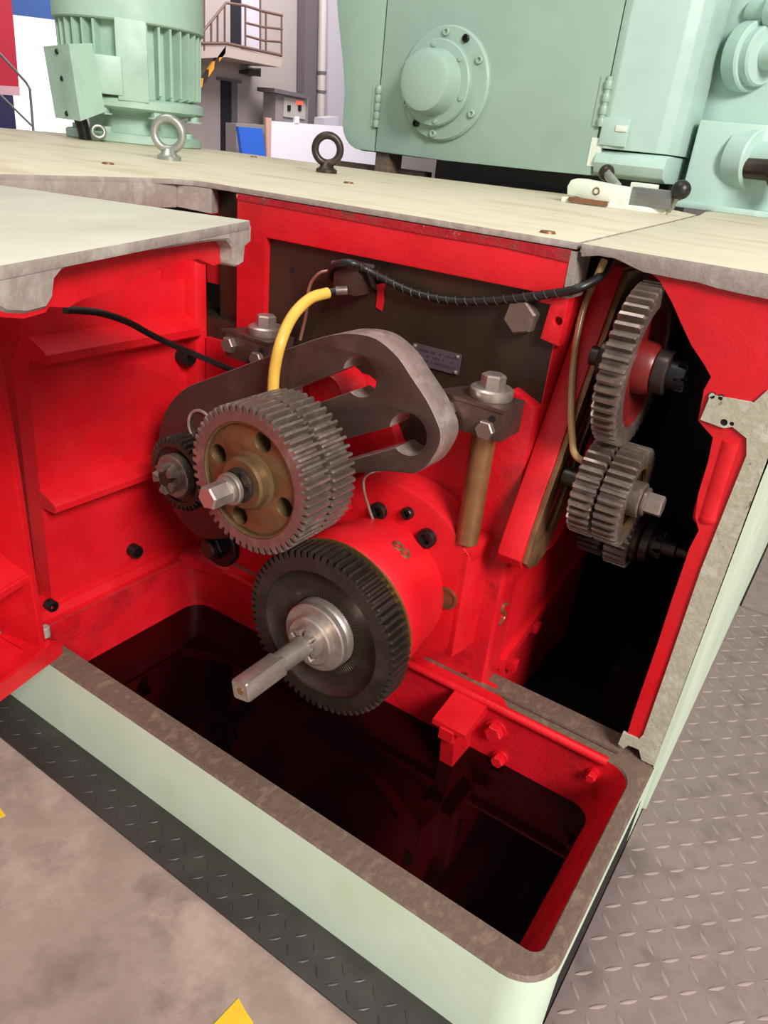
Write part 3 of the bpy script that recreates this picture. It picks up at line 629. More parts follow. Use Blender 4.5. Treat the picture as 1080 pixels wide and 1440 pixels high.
def smooth_loop(P, k=3):
    out = []; n = len(P)
    for i in range(n):
        a, b_, c_, d = P[i - 1], P[i], P[(i + 1) % n], P[(i + 2) % n]
        for j in range(k):
            t = j/k
            out.append(tuple(0.5*(2*b_[q] + (c_[q] - a[q])*t + (2*a[q] - 5*b_[q] + 4*c_[q] - d[q])*t*t + (3*b_[q] - a[q] - 3*c_[q] + d[q])*t**3) for q in (0, 1)))
    return out
me = m_sheet(smooth_loop(XZ(outl, YB)), [s1, s2], Y, YB, YB + 0.062, 0.002)
me.materials.append(M['bracket']); me.materials.append(M['edge_steel'])
for p_ in me.polygons: p_.material_index = 0 if abs(p_.normal.y) > 0.8 else 1
part('bracket_plate', me, None, br, world=True)
part('pivot_collar', m_ring(0.034, 0.040, 0.0, 0.004, 40, 0.001), M['edge_steel'], br, None, AXIS_Y(-1.065, YB, 0.44), world=True)

# clamps on rods: block, washer, nut, bolts
def clamp(x, y, z, label, rod_to, w=0.115):
    t = thing('clamp_post', label, 'clamp', (x, y, z), group='clamp posts beside the slotted bracket')
    part('clamp_block', m_box(-w*0.62, w*0.44, -0.046, 0.03, -0.050, 0.0, bev=0.003), M['bracket'], t)
    part('top_lip', m_prism([(-w*0.75, -0.044), (w*0.44, -0.049), (w*0.44, 0.03), (-w*0.5, 0.03)], Z, 0.0, 0.006), M['bracket'], t)
    part('washer', m_lathe([(0.0, 0.006), (0.036, 0.006), (0.037, 0.008), (0.037, 0.021), (0.033, 0.024), (0.0, 0.024)][1:5] + [(0.012, 0.024)], 40), M['bright'], t)
    part('hex_nut', m_poly(6, 0.021, 0.024, 0.046, 0.003, 0.4), M['bright'], t)
    part('rod', m_lathe([(0.0215, rod_to - z), (0.0215, -0.050)], 32), M['rod'], t, 'brown greasy rod')
    part('side_bolt', m_hexbolt(0.017, 0.012), M['gear'], t, None, AXIS_Y(0.022, -0.046, -0.034))
    part('side_bolt', m_hexbolt(0.017, 0.014), M['gear'], t, None, AXIS_Y(-0.055, -0.046, -0.020))
    part('oil_hole', m_lathe([(0.006, 0), (0.006, 0.001)], 14), M['void'], t, None, AXIS_Y(0.030, -0.0462, -0.014))
    return t
clamp(-0.495, 1.115, 0.625, 'clamp post on the bare brown rod right of the slotted bracket', 0.352)
clamp(-1.032, 1.150, 0.612, 'clamp post behind the yellow hose on the far end of the bracket', 0.30)

# ================================================================== RIGHT HAND CHANGE GEARS
XA0, XA1 = -0.430, -0.380
def armp(z, off=0.0): return 1.128 + (z - 0.406)*0.446 + off
arm_f = [(armp(z), z) for z in (0.385, 0.406, 0.5, 0.6, 0.7, 0.8, 0.845)]
arm_poly = [(armp(0.335) + 0.10, 0.318), (armp(0.335) + 0.055, 0.322), (armp(0.335) + 0.025, 0.336), (armp(0.335) + 0.014, 0.355), (armp(0.36) + 0.006, 0.370)] + arm_f + [(armp(0.845) + 0.35, 0.845), (1.75, 0.70), (1.60, 0.42), (armp(0.335) + 0.19, 0.315)]
sl_in = lambda z: armp(z, 0.048)
slot_h = [(sl_in(z), z) for z in (0.80, 0.7, 0.6, 0.5, 0.43)] + [(armp(0.40) + 0.055, 0.395), (armp(0.40) + 0.075, 0.388), (armp(0.40) + 0.095, 0.398)] + [(armp(z, 0.100), z) for z in (0.43, 0.5, 0.6, 0.7, 0.80)]
qa = thing('gear_arm', 'leaning red quadrant arm with an oily bare slot beside the right gears', 'gear arm', (-0.405, 1.2, 0.32))
part('arm_plate', m_sheet(arm_poly, [slot_h], X, XA0, XA1 - 0.004, 0.003), M['red'], qa, world=True)
rim_o = [(armp(z, 0.004), z) for z in (0.84, 0.7, 0.6, 0.5, 0.406)] + [(armp(0.375) + 0.010, 0.372), (armp(0.335) + 0.022, 0.350), (armp(0.335) + 0.045, 0.330), (armp(0.335) + 0.08, 0.324), (armp(0.335) + 0.115, 0.335)] + [(armp(z, 0.14), z) for z in (0.406, 0.5, 0.6, 0.7, 0.84)]
part('slot_face', m_sheet(rim_o, [slot_h], X, XA1 - 0.004, XA1 + 0.006, 0.001), M['rod'], qa, 'bare oily slot face', world=True)
part('slot_back', m_prism([(sl_in(0.80) - 0.02, 0.82), (armp(0.38), 0.37), (armp(0.38) + 0.12, 0.37), (armp(0.80, 0.14), 0.82)], X, XA0 + 0.004, XA0 + 0.012), M['black'], qa, world=True)
RB = (1.220, 0.713)
bg = thing('change_gear', 'tallest gear of the right train, with a red web coloured dark for shade', 'gear', T=AXIS_X(-0.28, *RB))
part('toothed_rim', m_gear(48, 0.132, 0.0125, 0.100, -0.041, 0.0), M['gear'], bg)
part('web', m_lathe([(0.101, -0.036), (0.101, -0.004), (0.094, -0.012), (0.045, -0.012), (0.02, -0.012)], 56), M['web_red'], bg, 'red web coloured dark for shade')
part('hub_boss', m_lathe([(0.044, -0.02), (0.042, 0.006), (0.038, 0.014), (0.015, 0.014)], 48), M['web_red'], bg, 'red hub coloured dark for shade')
part('collar', m_ring(0.015, 0.036, 0.014, 0.036, 40, 0.002), M['gear_dark'], bg)
part('castle_nut', m_castle(0.024, 0.036, 0.062, 6, 0.014, bore=0.5), M['black'], bg)
part('stud', m_lathe([(0.016, -0.094), (0.016, 0.056)], 28), M['gear_dark'], bg)
part('back_collar', m_ring(0.016, 0.036, -0.075, -0.041, 36, 0.002), M['black'], bg)
RC = (1.208, 0.497)
lw_ = thing('change_gear_pair', 'two toothed gears side by side under the tallest right gear, bright hex nut', 'gear', T=AXIS_X(-0.24, *RC))
part('toothed_rim', m_gear(34, 0.0885, 0.0120, 0.064, -0.044, 0.0), M['gear'], lw_)
part('toothed_rim', m_gear(34, 0.0885, 0.0120, 0.020, -0.089, -0.048, ph=PI/34), M['gear'], lw_)
part('rim_bead', m_ring(0.052, 0.065, -0.010, -0.001, 56, 0.002), M['web'], lw_)
part('web', m_lathe([(0.0525, -0.04), (0.0525, -0.010), (0.015, -0.010)], 48), M['gear_dark'], lw_)
part('washer', m_ring(0.012, 0.031, -0.010, 0.012, 36, 0.002), M['gear'], lw_)
part('washer', m_ring(0.012, 0.025, 0.012, 0.020, 36, 0.002), M['gear'], lw_)
part('hex_nut', m_poly(6, 0.0195, 0.018, 0.046, 0.002, 0.5), M['bright'], lw_, 'bright hexagon nut')
part('stud', m_lathe([(0.018, -0.130), (0.018, 0.02)], 28), M['gear_dark'], lw_)
RD = (1.352, 0.362)
pn = thing('pinion_gear', 'lowest and smallest gear of the right train on a dark shaft', 'gear', T=AXIS_X(-0.248, *RD))
part('toothed_rim', m_gear(26, 0.066, 0.0115, 0.030, -0.044, 0.0), M['gear'], pn)
part('toothed_rim', m_gear(26, 0.060, 0.0110, 0.020, -0.10, -0.052), M['gear_dark'], pn)
part('hub_disk', m_lathe([(0.050, -0.02), (0.050, 0.010), (0.046, 0.013), (0.015, 0.013)], 40), M['gear_dark'], pn)
part('collar', m_ring(0.012, 0.042, 0.014, 0.032, 36, 0.002), M['gear_dark'], pn)
part('castle_nut', m_castle(0.026, 0.032, 0.050, 8, 0.012, bore=0.5), M['gear_dark'], pn)
part('shaft', m_lathe([(0.016, -0.124), (0.016, 0.075), (0.011, 0.078), (0.011, 0.118)], 28), M['gear_dark'], pn)

# ================================================================== CABLES, HOSES, SENSOR BLOCK
sb = thing('sensor_block', 'small dark block on the steel plate joining yellow hose and black cable', 'connector', (-0.852, 1.20, 0.72))
p0, p1 = U(476, 368, Y, 1.165), U(506, 416, Y, 1.165)
part('block', m_box(p0.x, p1.x, 1.152, 1.20, p1.z, p0.z - 0.004, bev=0.002), M['bracket'], sb, world=True)
part('cap_plate', m_box(p0.x - 0.004, p1.x + 0.004, 1.148, 1.20, p0.z - 0.004, p0.z + 0.002), M['plate_tag'], sb, world=True)
fit = U(484, 408, Y, 1.150)
part('fitting', m_tube([fit + Vector((0.004, 0.004, 0)), U(472, 409, Y, 1.140)], 0.009, 12, 1), M['gear'], sb, world=True)
part('ferrule', m_tube([U(474, 409, Y, 1.141), U(459, 412, Y, 1.130)], 0.0075, 12, 1), M['rubber'], sb, world=True)
single('yellow_hose', m_tube([U(461, 412, Y, 1.130), U(436, 420, Y, 1.09), U(412, 444, Y, 1.035), U(396, 478, Y, 0.985), U(387, 515, Y, 0.975), U(384, 548, Y, 0.973), U(384, 575, Y, 0.973)], 0.0105, 12, 6), M['yellow'], 'yellow oil hose arching down behind the double gear', 'hose')
cable = [U(470, 392, Y, 1.185), U(465, 383, Y, 1.165), U(474, 372, Y, 1.14), U(494, 370, Y, 1.14), U(515, 379, Y, 1.165), U(545, 395, Y, 1.18), U(580, 411, Y, 1.184), U(615, 420, Y, 1.184), U(650, 424, Y, 1.184), U(700, 422, Y, 1.184), U(745, 417, Y, 1.18), U(790, 411, Y, 1.175), U(815, 405, Y, 1.175), U(838, 393, Y, 1.20), U(848, 384, Y, 1.22), U(858, 366, Y, 1.25)]
cb = thing('spiral_cable', 'black spiral wrapped cable running across the dark steel plate', 'cable', (-0.65, 1.18, 0.7))
part('sheath', m_tube(cable, 0.0072, 10, 6), M['rubber'], cb, world=True)
P_ = [Vector(q) for q in cable]; hel = []
L_tot = sum((a - b_).length for a, b_ in zip(P_[4:13], P_[3:12])); turns = 24
segs = P_[3:13]
for i in range(turns*8 + 1):
    d_ = L_tot*i/(turns*8)*0.999
    for a, b_ in zip(segs, segs[1:]):
        l_ = (b_ - a).length
        if d_ <= l_: break
        d_ -= l_
    t = (b_ - a).normalized(); u_ = t.cross(Vector((0, 0, 1))).normalized(); w_ = t.cross(u_)
    an = 2*PI*i/8; hel.append(a + t*d_ + u_*(0.0074*math.cos(an)) + w_*(0.0074*math.sin(an)))
part('spiral_wrap', m_tube(hel, 0.0010, 5, 1), M['spiral'], cb, 'grey spiral wrap', world=True)
n_arm = Vector((0, 1, -0.446)).normalized(); p_arm = Vector((0, armp(0.5) - 0.012, 0.5))
single('oil_tube', m_tube([U(850, 366, Y, 1.22), U(841, 386, Y, 1.215), UP(834, 402, p_arm, n_arm), UP(821, 432, p_arm, n_arm), UP(811, 475, p_arm, n_arm), UP(805, 525, p_arm, n_arm), UP(803, 580, p_arm, n_arm), UP(805, 615, p_arm, n_arm), UP(809, 640, p_arm, n_arm), UP(813, 652, p_arm, n_arm) + Vector((0.02, 0.01, 0))], 0.0062, 10, 6), M['tube'], 'amber oil tube hanging down along the leaning red arm', 'tube')
single('loose_cable', m_tube([U(92, 436, X, -0.98), U(115, 437, X, -0.99), U(145, 441, X, -1.0), U(180, 453, X, -1.02), U(215, 472, X, -1.04), U(250, 488, X, -1.06), U(290, 505, X, -1.07), U(330, 522, X, -1.08)], 0.0058, 10, 6), M['rubber'], 'plain black cable hanging from the open cover to the bracket', 'cable')
single('copper_pipe', m_tube([U(463, 381, Y, 1.18), U(450, 384, Y, 1.17), U(438, 397, Y, 1.17), U(433, 415, Y, 1.17), U(431, 440, Y, 1.17), U(426, 462, Y, 1.17), U(422, 478, Y, 1.17)], 0.0034, 8, 6), M['copper'], 'thin copper pipe looping beside the yellow hose', 'pipe')
single('copper_pipe', m_tube([U(540, 661, Y, 1.07), U(523, 664, Y, 1.05), U(512, 673, Y, 1.045), U(512, 690, Y, 1.05), U(518, 712, Y, 1.07), U(527, 738, Y, 1.085)], 0.0030, 8, 6), M['galv'], 'thin bare pipe curling under the bracket to the red sleeve', 'pipe')

# ================================================================== EYE BOLTS
def eye(px, py, label, m, rz):
    p = U(px, py, Z, DECK)
    t = thing('eye_bolt', label, 'eye bolt', (p.x, p.y, DECK), group='lifting eye bolts on the deck')
    part('collar', m_lathe([(0.034, 0), (0.034, 0.010), (0.024, 0.016), (0.018, 0.026), (0.014, 0.030)], 28), m, t)
    part('ring', m_torus(0.040, 0.0115, 36, 12), m, t, None, Matrix.Translation((0, 0, 0.068)) @ Matrix.Rotation(rz, 4, 'Z') @ Matrix.Rotation(PI/2, 4, 'X'))
eye(238, 225, 'pale zinc eye bolt on the deck in front of the motor', M['galv'], 0.62)
eye(459, 243, 'dark eye bolt on the deck near the green housing', M['gear_dark'], 0.62)

# ================================================================== MOTOR
MC = Vector((-2.87, 2.34, DECK))
mo = thing('electric_motor', 'upright green finned electric motor standing on the deck', 'motor', T=Matrix.Translation(MC) @ Matrix.Rotation(0.92, 4, 'Z'))
G = M['motor_green']
part('base_plate', m_lathe([(0.27, 0.0), (0.275, 0.004), (0.275, 0.028), (0.268, 0.034), (0.10, 0.034)], 64), G, mo)
part('pedestal', m_lathe([(0.18, 0.034), (0.18, 0.10), (0.22, 0.115), (0.275, 0.12), (0.287, 0.128), (0.287, 0.155), (0.27, 0.165), (0.10, 0.165)], 64), G, mo)
part('stator_body', m_lathe([(0.236, 0.16), (0.236, 0.43), (0.1, 0.43)], 64), G, mo)
part('fan_cover', m_lathe([(0.285, 0.412), (0.291, 0.417), (0.291, 0.76), (0.28, 0.80), (0.22, 0.83), (0.02, 0.84)], 72), G, mo)
fin = m_prism([(0.23, 0.165), (0.276, 0.18), (0.280, 0.41), (0.23, 0.43)], Y, -0.0045, 0.0045)
for k in range(36):
    a = 2*PI*k/36
    if abs((a - math.radians(262) + PI) % (2*PI) - PI) < 0.27: continue
    part('cooling_fin', fin, G, mo, None, Matrix.Rotation(a, 4, 'Z'))
part('square_pad', m_box(-0.065, 0.050, -0.292, -0.22, 0.150, 0.420, bev=0.006), G, mo)
part('duct', m_box(-0.145, -0.045, -0.30, -0.18, 0.165, 0.295, bev=0.008), G, mo)
jb = part('terminal_box', m_hull([(-0.115, -0.31, 0.105), (-0.205, -0.37, 0.065), (-0.115, -0.18, 0.115), (-0.30, -0.20, 0.065), (-0.145, -0.31, 0.325), (-0.225, -0.37, 0.31), (-0.145, -0.18, 0.325), (-0.32, -0.20, 0.30)]), G, mo)
for (x_, y_, z_) in ((-0.258, -0.290, 0.20), (-0.268, -0.288, 0.285), (-0.252, -0.286, 0.085)):
    part('box_screw', m_ball(0.010, (x_, y_, z_), 12), M['black'], jb)
for k in range(8):
    a = 2*PI*k/8 + 0.3
    part('flange_bolt', m_hexbolt(0.020, 0.016, 0.026, 0.004), G, mo, None, Matrix.Translation((0.235*math.cos(a), 0.235*math.sin(a), 0.034)))
    part('stud_bolt', m_hexbolt(0.022, 0.018, 0.034, 0.006), G, mo, None, Matrix.Translation((0.262*math.cos(a), 0.262*math.sin(a), 0.096)))
part('cable_gland', m_tube([(-0.21, -0.28, 0.075), (-0.20, -0.275, 0.04), (-0.195, -0.27, 0.002)], 0.024, 12, 3), M['black'], mo, 'black cable gland')
part('chain_ring', m_torus(0.022, 0.008, 18, 8), M['galv'], mo, 'zinc ring', Matrix.Translation((-0.145, -0.31, 0.034)) @ Matrix.Rotation(1.2, 4, 'X'))

# ================================================================== GREEN HEAD HOUSING
HY = 2.8
HX0, HX1 = -2.11, -0.745
hs = thing('head_housing', 'big green head housing with round bolted flange and hinged doors', 'machine housing', (-1.45, HY + 0.6, 0.95))
def hp(name, me, m, label=None, T=None, **k): return part(name, me, m, hs, label, T, world=True, **k)
H = M['house_green']
body = arc(-2.02, 1.045, 0.098, 180, 265, 8) + [(-1.6, 0.947), (-1.2, 0.952), (-0.99, 0.955), (-0.99, 1.9), (-2.19, 1.9)] + [(-2.19, 1.50), (-2.175, 1.42), (-2.16, 1.36), (-2.135, 1.26), (-2.118, 1.16)]
hp('body', m_prism(body, Y, HY + 0.022, HY + 1.2, 0.015), H)
ldoor = [(q[0] + 0.004, q[1] + 0.004) for q in body if q[0] < -1.95] ; ldoor = arc(-2.018, 1.047, 0.096, 180, 262, 8) + [(-1.9435, 0.951), (-1.9435, 1.88), (-2.185, 1.88), (-2.185, 1.50), (-2.171, 1.42), (-2.156, 1.36), (-2.131, 1.26), (-2.114, 1.16)]
hp('side_door', m_prism(ldoor, Y, HY - 0.004, HY + 0.02, 0.004), H)
mdoor = [(-1.9365, 0.952), (-1.6, 0.948), (-1.2, 0.952), (-1.008, 0.956), (-1.008, 1.88), (-1.9365, 1.88)]
hp('front_door', m_prism(mdoor, Y, HY - 0.004, HY + 0.02, 0.004), H)
rcol = [(-1.004, HY), (-0.975, HY - 0.01), (-0.80, HY + 0.015), (-0.765, HY + 0.035), (-0.745, HY + 0.09), (-0.74, HY + 0.27), (-1.004, HY + 0.27)]
hp('right_door', m_prism(rcol, Z, 1.045, 1.9, 0.004), M['mint'])
foot = [(HY + 0.02, 1.041), (HY - 0.008, 1.03), (HY - 0.02, 1.0), (HY, 0.968), (HY + 0.05, 0.955), (HY + 0.25, 0.955), (HY + 0.25, 1.041)]
hp('foot_bulge', m_prism(foot, X, -1.0, -0.752, 0.006), M['mint'])
hp('foot_patch', m_box(-1.025, -0.985, HY - 0.006, HY + 0.02, 0.985, 1.075), M['white_chip'])
for x_, z_, n_ in ((-1.94, 1.115, 5), (-1.004, 1.185, 4)):
    hg = hp('hinge', m_lathe([(0.010, -0.075), (0.010, 0.075)], 16), H, None, Matrix.Translation((x_, HY - 0.006, z_)))
    for k in range(n_): part('knuckle', m_lathe([(0.0125, 0), (0.0135, 0.003), (0.0135, 0.022), (0.0125, 0.025)], 16), H, hg, None, Matrix.Translation((0, 0, -0.075 + k*0.15/n_)))
    part('leaf', m_box(-0.03, 0.0, -0.001, 0.004, -0.075, 0.075), H, hg)
hp('latch_plate', m_box(-0.995, -0.90, HY - 0.014, HY - 0.004, 1.055, 1.14, bev=0.003), M['mint'])
hp('latch_slot', m_box(-0.945, -0.905, HY - 0.018, HY - 0.012, 1.10, 1.118, bev=0.002), M['white_chip'])
fc = Vector((-1.650, HY, 1.205))
hp('round_flange', m_lathe([(0.192, -0.02), (0.192, 0.018), (0.185, 0.026), (0.150, 0.030), (0.10, 0.030)], 72), H, 'round bolted flange', AXIS_Y(fc.x + 0.012, HY, fc.z))
hp('flange_cap', m_lathe([(0.145, 0.02), (0.145, 0.052), (0.140, 0.058), (0.112, 0.060), (0.108, 0.066), (0.106, 0.125), (0.098, 0.142), (0.080, 0.150), (0.002, 0.152)], 72), H, None, AXIS_Y(fc.x - 0.004, HY, fc.z))
for a in (92, 62, 30, -32, -95, -125, -155, 158):
    hp('cap_screw', m_socket(0.0135, 0.010), H if a not in (62, -125) else M['black'], None, AXIS_Y(fc.x + 0.012 + 0.168*math.cos(math.radians(a)), HY - 0.029, fc.z + 0.168*math.sin(math.radians(a))))
for k in range(6):
    a = math.radians(40 + 60*k)
    hp('cover_screw', m_lathe([(0.009, 0), (0.009, 0.005), (0.002, 0.006)], 14), H, None, AXIS_Y(fc.x - 0.004 + 0.127*math.cos(a), HY - 0.059, fc.z + 0.127*math.sin(a)))
hp('pivot_foot', m_box(-1.95, -1.88, HY + 0.02, HY + 0.12, DECK - 0.1, 0.955, bev=0.004), M['rim'])
hp('sump_skirt', m_box(-1.70, -0.80, HY + 0.10, HY + 0.6, 0.60, 0.955), M['black'])
hp('slide_way', m_box(-2.6, -0.60, HY - 0.05, HY + 0.9, 0.55, 0.80), M['black'])
hp('slide_rail', m_box(-2.25, -1.75, HY + 0.10, HY + 0.16, 0.86, 0.895), M['rim'])

# green side gearbox to the right of the housing
sd = thing('side_gearbox', 'mint green side gearbox with round caps at the end of the machine', 'gearbox', (-0.6, 3.2, DECK))
def sp_(name, me, m, T=None, label=None): return part(name, me, m, sd, label, T, world=True)
SB = M['mint']
sp_('lower_body', m_prism([(-0.975, 3.6), (-0.975, 3.085), (-0.735, 3.085), (-0.72, 2.96), (-0.50, 3.0), (-0.40, 3.10), (-0.36, 3.8), (-0.975, 3.8)], Z, DECK, 1.165, 0.012), SB)
sp_('upper_body', m_prism([(-0.975, 3.6), (-0.975, 3.12), (-0.70, 3.10), (-0.45, 3.14), (-0.30, 3.25), (-0.22, 3.9), (-0.975, 3.9)], Z, 1.165, 1.95, 0.02), SB)
sp_('base_flange', m_prism([(-0.78, 2.93), (-0.46, 2.95), (-0.33, 3.1), (-0.33, 3.5), (-0.78, 3.5)], Z, DECK, DECK + 0.02, 0.004), SB)
cpx = U(1052, 80, Y, 3.1)
sp_('round_cap', m_lathe([(0.105, -0.02), (0.105, 0.03), (0.10, 0.036), (0.088, 0.036), (0.088, 0.062), (0.082, 0.070), (0.042, 0.072), (0.040, 0.125), (0.034, 0.132), (0.002, 0.132)], 56), SB, Matrix.Translation(cpx) @ Matrix.Rotation(math.radians(62), 4, 'Z') @ Matrix.Rotation(PI/2, 4, 'X'))
cp2 = U(1056, 225, Y, 3.02)
sp_('shaft_flange', m_lathe([(0.095, -0.05), (0.095, 0.02), (0.090, 0.026), (0.060, 0.028), (0.058, 0.11), (0.02, 0.112)], 56), SB, Matrix.Translation(cp2) @ Matrix.Rotation(math.radians(68), 4, 'Z') @ Matrix.Rotation(PI/2, 4, 'X'))
cp3 = U(1074, 238, Y, 2.95)
sp_('shaft_end', m_lathe([(0.034, -0.06), (0.034, 0.04), (0.05, 0.042), (0.05, 0.12)], 36), M['gear_dark'], Matrix.Translation(cp3) @ Matrix.Rotation(math.radians(68), 4, 'Z') @ Matrix.Rotation(PI/2, 4, 'X'), 'dark steel shaft end')
cp4 = U(1072, 18, Y, 3.1)
sp_('upper_knob', m_lathe([(0.04, -0.04), (0.04, 0.04), (0.055, 0.045), (0.055, 0.09), (0.02, 0.095)], 32), SB, Matrix.Translation(cp4) @ Matrix.Rotation(math.radians(62), 4, 'Z') @ Matrix.Rotation(PI/2, 4, 'X'))
p = U(978, 8, Y, 3.05); sp_('oil_slot', m_box(p.x - 0.016, p.x + 0.016, 3.0, 3.12, p.z - 0.04, p.z + 0.12, bev=0.012), M['rod'])
sp_('dark_slide', m_box(-0.40, -0.06, 3.2, 4.0, DECK, DECK + 0.05), M['black'])

# white chipped clamp with ball lever
cl = thing('lever_clamp', 'chipped white clamp block with steel bar and black ball lever on the deck', 'clamp', (-0.75, 2.35, DECK))
def lp(name, me, m, T=None, label=None): return part(name, me, m, cl, label, T, world=True)
lp('base_bar', m_prism([(-0.885, 2.26), (-0.66, 2.30), (-0.60, 2.33), (-0.60, 2.42), (-0.88, 2.40)], Z, DECK, DECK + 0.014, 0.002), M['white_chip'])
lp('dark_shim', m_prism([(-0.862, 2.255), (-0.75, 2.274), (-0.75, 2.39), (-0.862, 2.38)], Z, DECK + 0.004, DECK + 0.016), M['rod'])
lp('block', m_prism([(-0.883, 0.905), (-0.735, 0.893), (-0.700, 0.895), (-0.700, 0.944), (-0.745, 0.946), (-0.86, 0.953), (-0.880, 0.946), (-0.887, 0.928)], Y, 2.29, 2.37, 0.006), M['white_chip'])
lp('ring_mark', m_torus(0.009, 0.002, 18, 6), M['rod'], AXIS_Y(-0.795, 2.289, 0.925), 'round punched mark')
lp('steel_bar', m_box(-0.70, -0.585, 2.31, 2.38, 0.900, 0.948, bev=0.004), M['grey_metal'], None, 'grey steel bar')
lp('bar_lid', m_box(-0.73, -0.66, 2.385, 2.44, 0.93, 0.958, bev=0.003), M['white_chip'])
lp('ball_knob', m_ball(0.026, tuple(U(958, 267, Y, 2.32))), M['rubber'], None, 'black ball knob')
lp('ball_stem', m_tube([U(955, 272, Y, 2.33), U(945, 288, Y, 2.35), U(940, 297, Y, 2.36)], 0.009, 10, 1), M['galv'])
lp('lever', m_tube([U(868, 262, Y, 2.36), U(858, 250, Y, 2.40), U(852, 242, Y, 2.43)], 0.013, 12, 1), M['galv'])
lp('lever_grip', m_ball(0.024, tuple(U(853, 243, Y, 2.43))), M['gear_dark'])

# ================================================================== FLOOR PLATES AND MARKS
sk = thing('skirt_plate', 'black checker plate strip on the floor along the front of the bed', 'floor plate', (-0.8, 0.62, FLOOR))
part('sheet', m_box(-2.2, -0.064, 0.575, 0.664, FLOOR, FLOOR + 0.006, bev=0.002), M['skirt'], sk, world=True)
def loz(bm, x, y, a, l, w, h, z):
    c_, s_ = math.cos(a), math.sin(a)
    R_ = lambda u, v, zz: (x + u*c_ - v*s_, y + u*s_ + v*c_, zz)
    n = 6
    lo = [R_(l*t, w*(1 - t*t)*1.0, z) for t in (-1, -0.55, 0, 0.55)] + [R_(l*t, -w*(1 - t*t), z) for t in (1, 0.55, 0, -0.55)]
    hi = [R_(l*t*0.82, w*(1 - t*t)*0.45, z + h) for t in (-1, -0.55, 0, 0.55)] + [R_(l*t*0.82, -w*(1 - t*t)*0.45, z + h) for t in (1, 0.55, 0, -0.55)]
    add_loops(bm, [lo, hi], True, False, True)
def treads(x0, x1, y0, y1, z, pitch=0.034, l=0.0155, w=0.0036, h=0.0024, rot=0.0):
    bm = bmesh.new(); i = 0; x = x0 + pitch/2
    while x < x1 - pitch*0.3:
        j = 0; y = y0 + pitch/2
        while y < y1 - pitch*0.3:
            loz(bm, x, y, PI/4 + (0 if (i + j) % 2 else PI/2) + rot, l, w, h, z); j += 1; y += pitch
        i += 1; x += pitch
    return done(bm, ang=60)
part('tread', treads(-2.15, -0.07, 0.58, 0.662, FLOOR + 0.006, 0.03, 0.012, 0.0024, 0.0012), M['skirt'], sk, kind='stuff')
sk_o = [o for o in COL.objects if o.name.startswith('tread')][-1]; sk_o.matrix_basis = WM[sk].inverted()
rp = thing('checker_plate', 'near brown grey checker plate on the floor right of the bed', 'floor plate', (0.5, 1.4, FLOOR))
part('sheet', m_box(-0.071, 1.5, -0.2, 2.24, FLOOR, FLOOR + 0.022, bev=0.002), M['tread'], rp, world=True)
part('tread', treads(-0.068, 1.1, 0.2, 2.235, FLOOR + 0.022, 0.037, 0.0165, 0.0038, 0.0017), M['tread_top'], rp, world=True, kind='stuff')
rq = thing('checker_plate', 'far checker plate beyond the seam, partly behind the bed', 'floor plate', (0.5, 3.0, FLOOR))
part('sheet', m_box(-0.060, 1.5, 2.246, 4.4, FLOOR, FLOOR + 0.022, bev=0.002), M['tread'], rq, world=True)
part('tread', treads(-0.050, 1.1, 2.25, 3.6, FLOOR + 0.022, rot=PI/4, h=0.0012), M['tread'], rq, world=True, kind='stuff')
for px, py, lab, dx, dy in ((337, 1427, 'yellow painted mark at the bottom edge of the concrete floor', 0.03, 0.020), (-2, 1140, 'small yellow painted mark at the far left of the concrete floor', 0.025, 0.009)):
    p = U(px, py, Z, FLOOR)
    single('floor_mark', m_prism([(p.x - dx*0.7, p.y - dy*2), (p.x + dx*0.6, p.y - dy*2), (p.x + dx*0.8, p.y + dy*0.2), (p.x + dx*0.1, p.y + dy*0.45), (p.x - dx*0.6, p.y + dy*0.8)], Z, FLOOR, FLOOR + 0.0012), M['yellow_paint'], lab, 'floor marking')

# ================================================================== FAR END OF THE WORKSHOP (on and before the wall at x = WX)
def wz(px, py, d=0.0):
    p = U(px, py, X, WX + d); return (p.y, FLOOR if py >= 187 else p.z)
def flat(name, px, m, d0, d1, **k):
    return m_prism([wz(a, b_, d1) for a, b_ in px], X, WX + d0, WX + d1)
structure('window_1', flat('w', [(18, -6), (112, 12), (112, 196), (18, 196)], None, 0.0, 0.04), M['daylight'])
structure('trim_1', flat('w', [(14, -30), (112, -10), (112, 32), (14, 20)], None, 0.02, 0.12), M['blue_beam'])
cu_ = thing('strip_curtain', 'red curtain with pale hem over a navy panel at the far left', 'curtain', (WX + 0.3, 11.0, FLOOR))
part('cloth', flat('c', [(-40, -20), (14, -20), (20, 40), (27, 124), (-40, 118)], None, 0.20, 0.26), M['curtain_red'], cu_, world=True)
part('hem', flat('c', [(-40, 118), (28, 122), (28, 135), (-40, 130)], None, 0.20, 0.27), M['curtain_pink'], cu_, 'pale pink hem', world=True)
part('lower_panel', flat('c', [(-40, 128), (18, 132), (24, 190), (-40, 190)], None, 0.20, 0.25), M['navy'], cu_, 'navy lower panel', world=True)
hr = thing('hand_rail', 'grey tubular hand rail before the bright opening at far left', 'railing', (WX + 0.9, 11.3, FLOOR))
R3 = lambda px, py: U(px, py, X, WX + 0.9)
part('rail', m_tube([R3(-20, 58), R3(0, 76), R3(36, 115), R3(42, 125), R3(48, 195)], 0.030, 10, 1), M['steel_rail'], hr, world=True)
part('rail', m_tube([R3(-20, 118), R3(0, 133), R3(46, 178)], 0.025, 10, 1), M['steel_rail'], hr, world=True)
structure('door_1', flat('d', [(311, 112), (325, 114), (325, 215), (311, 213)], None, 0.0, 0.03), M['door_dark'])
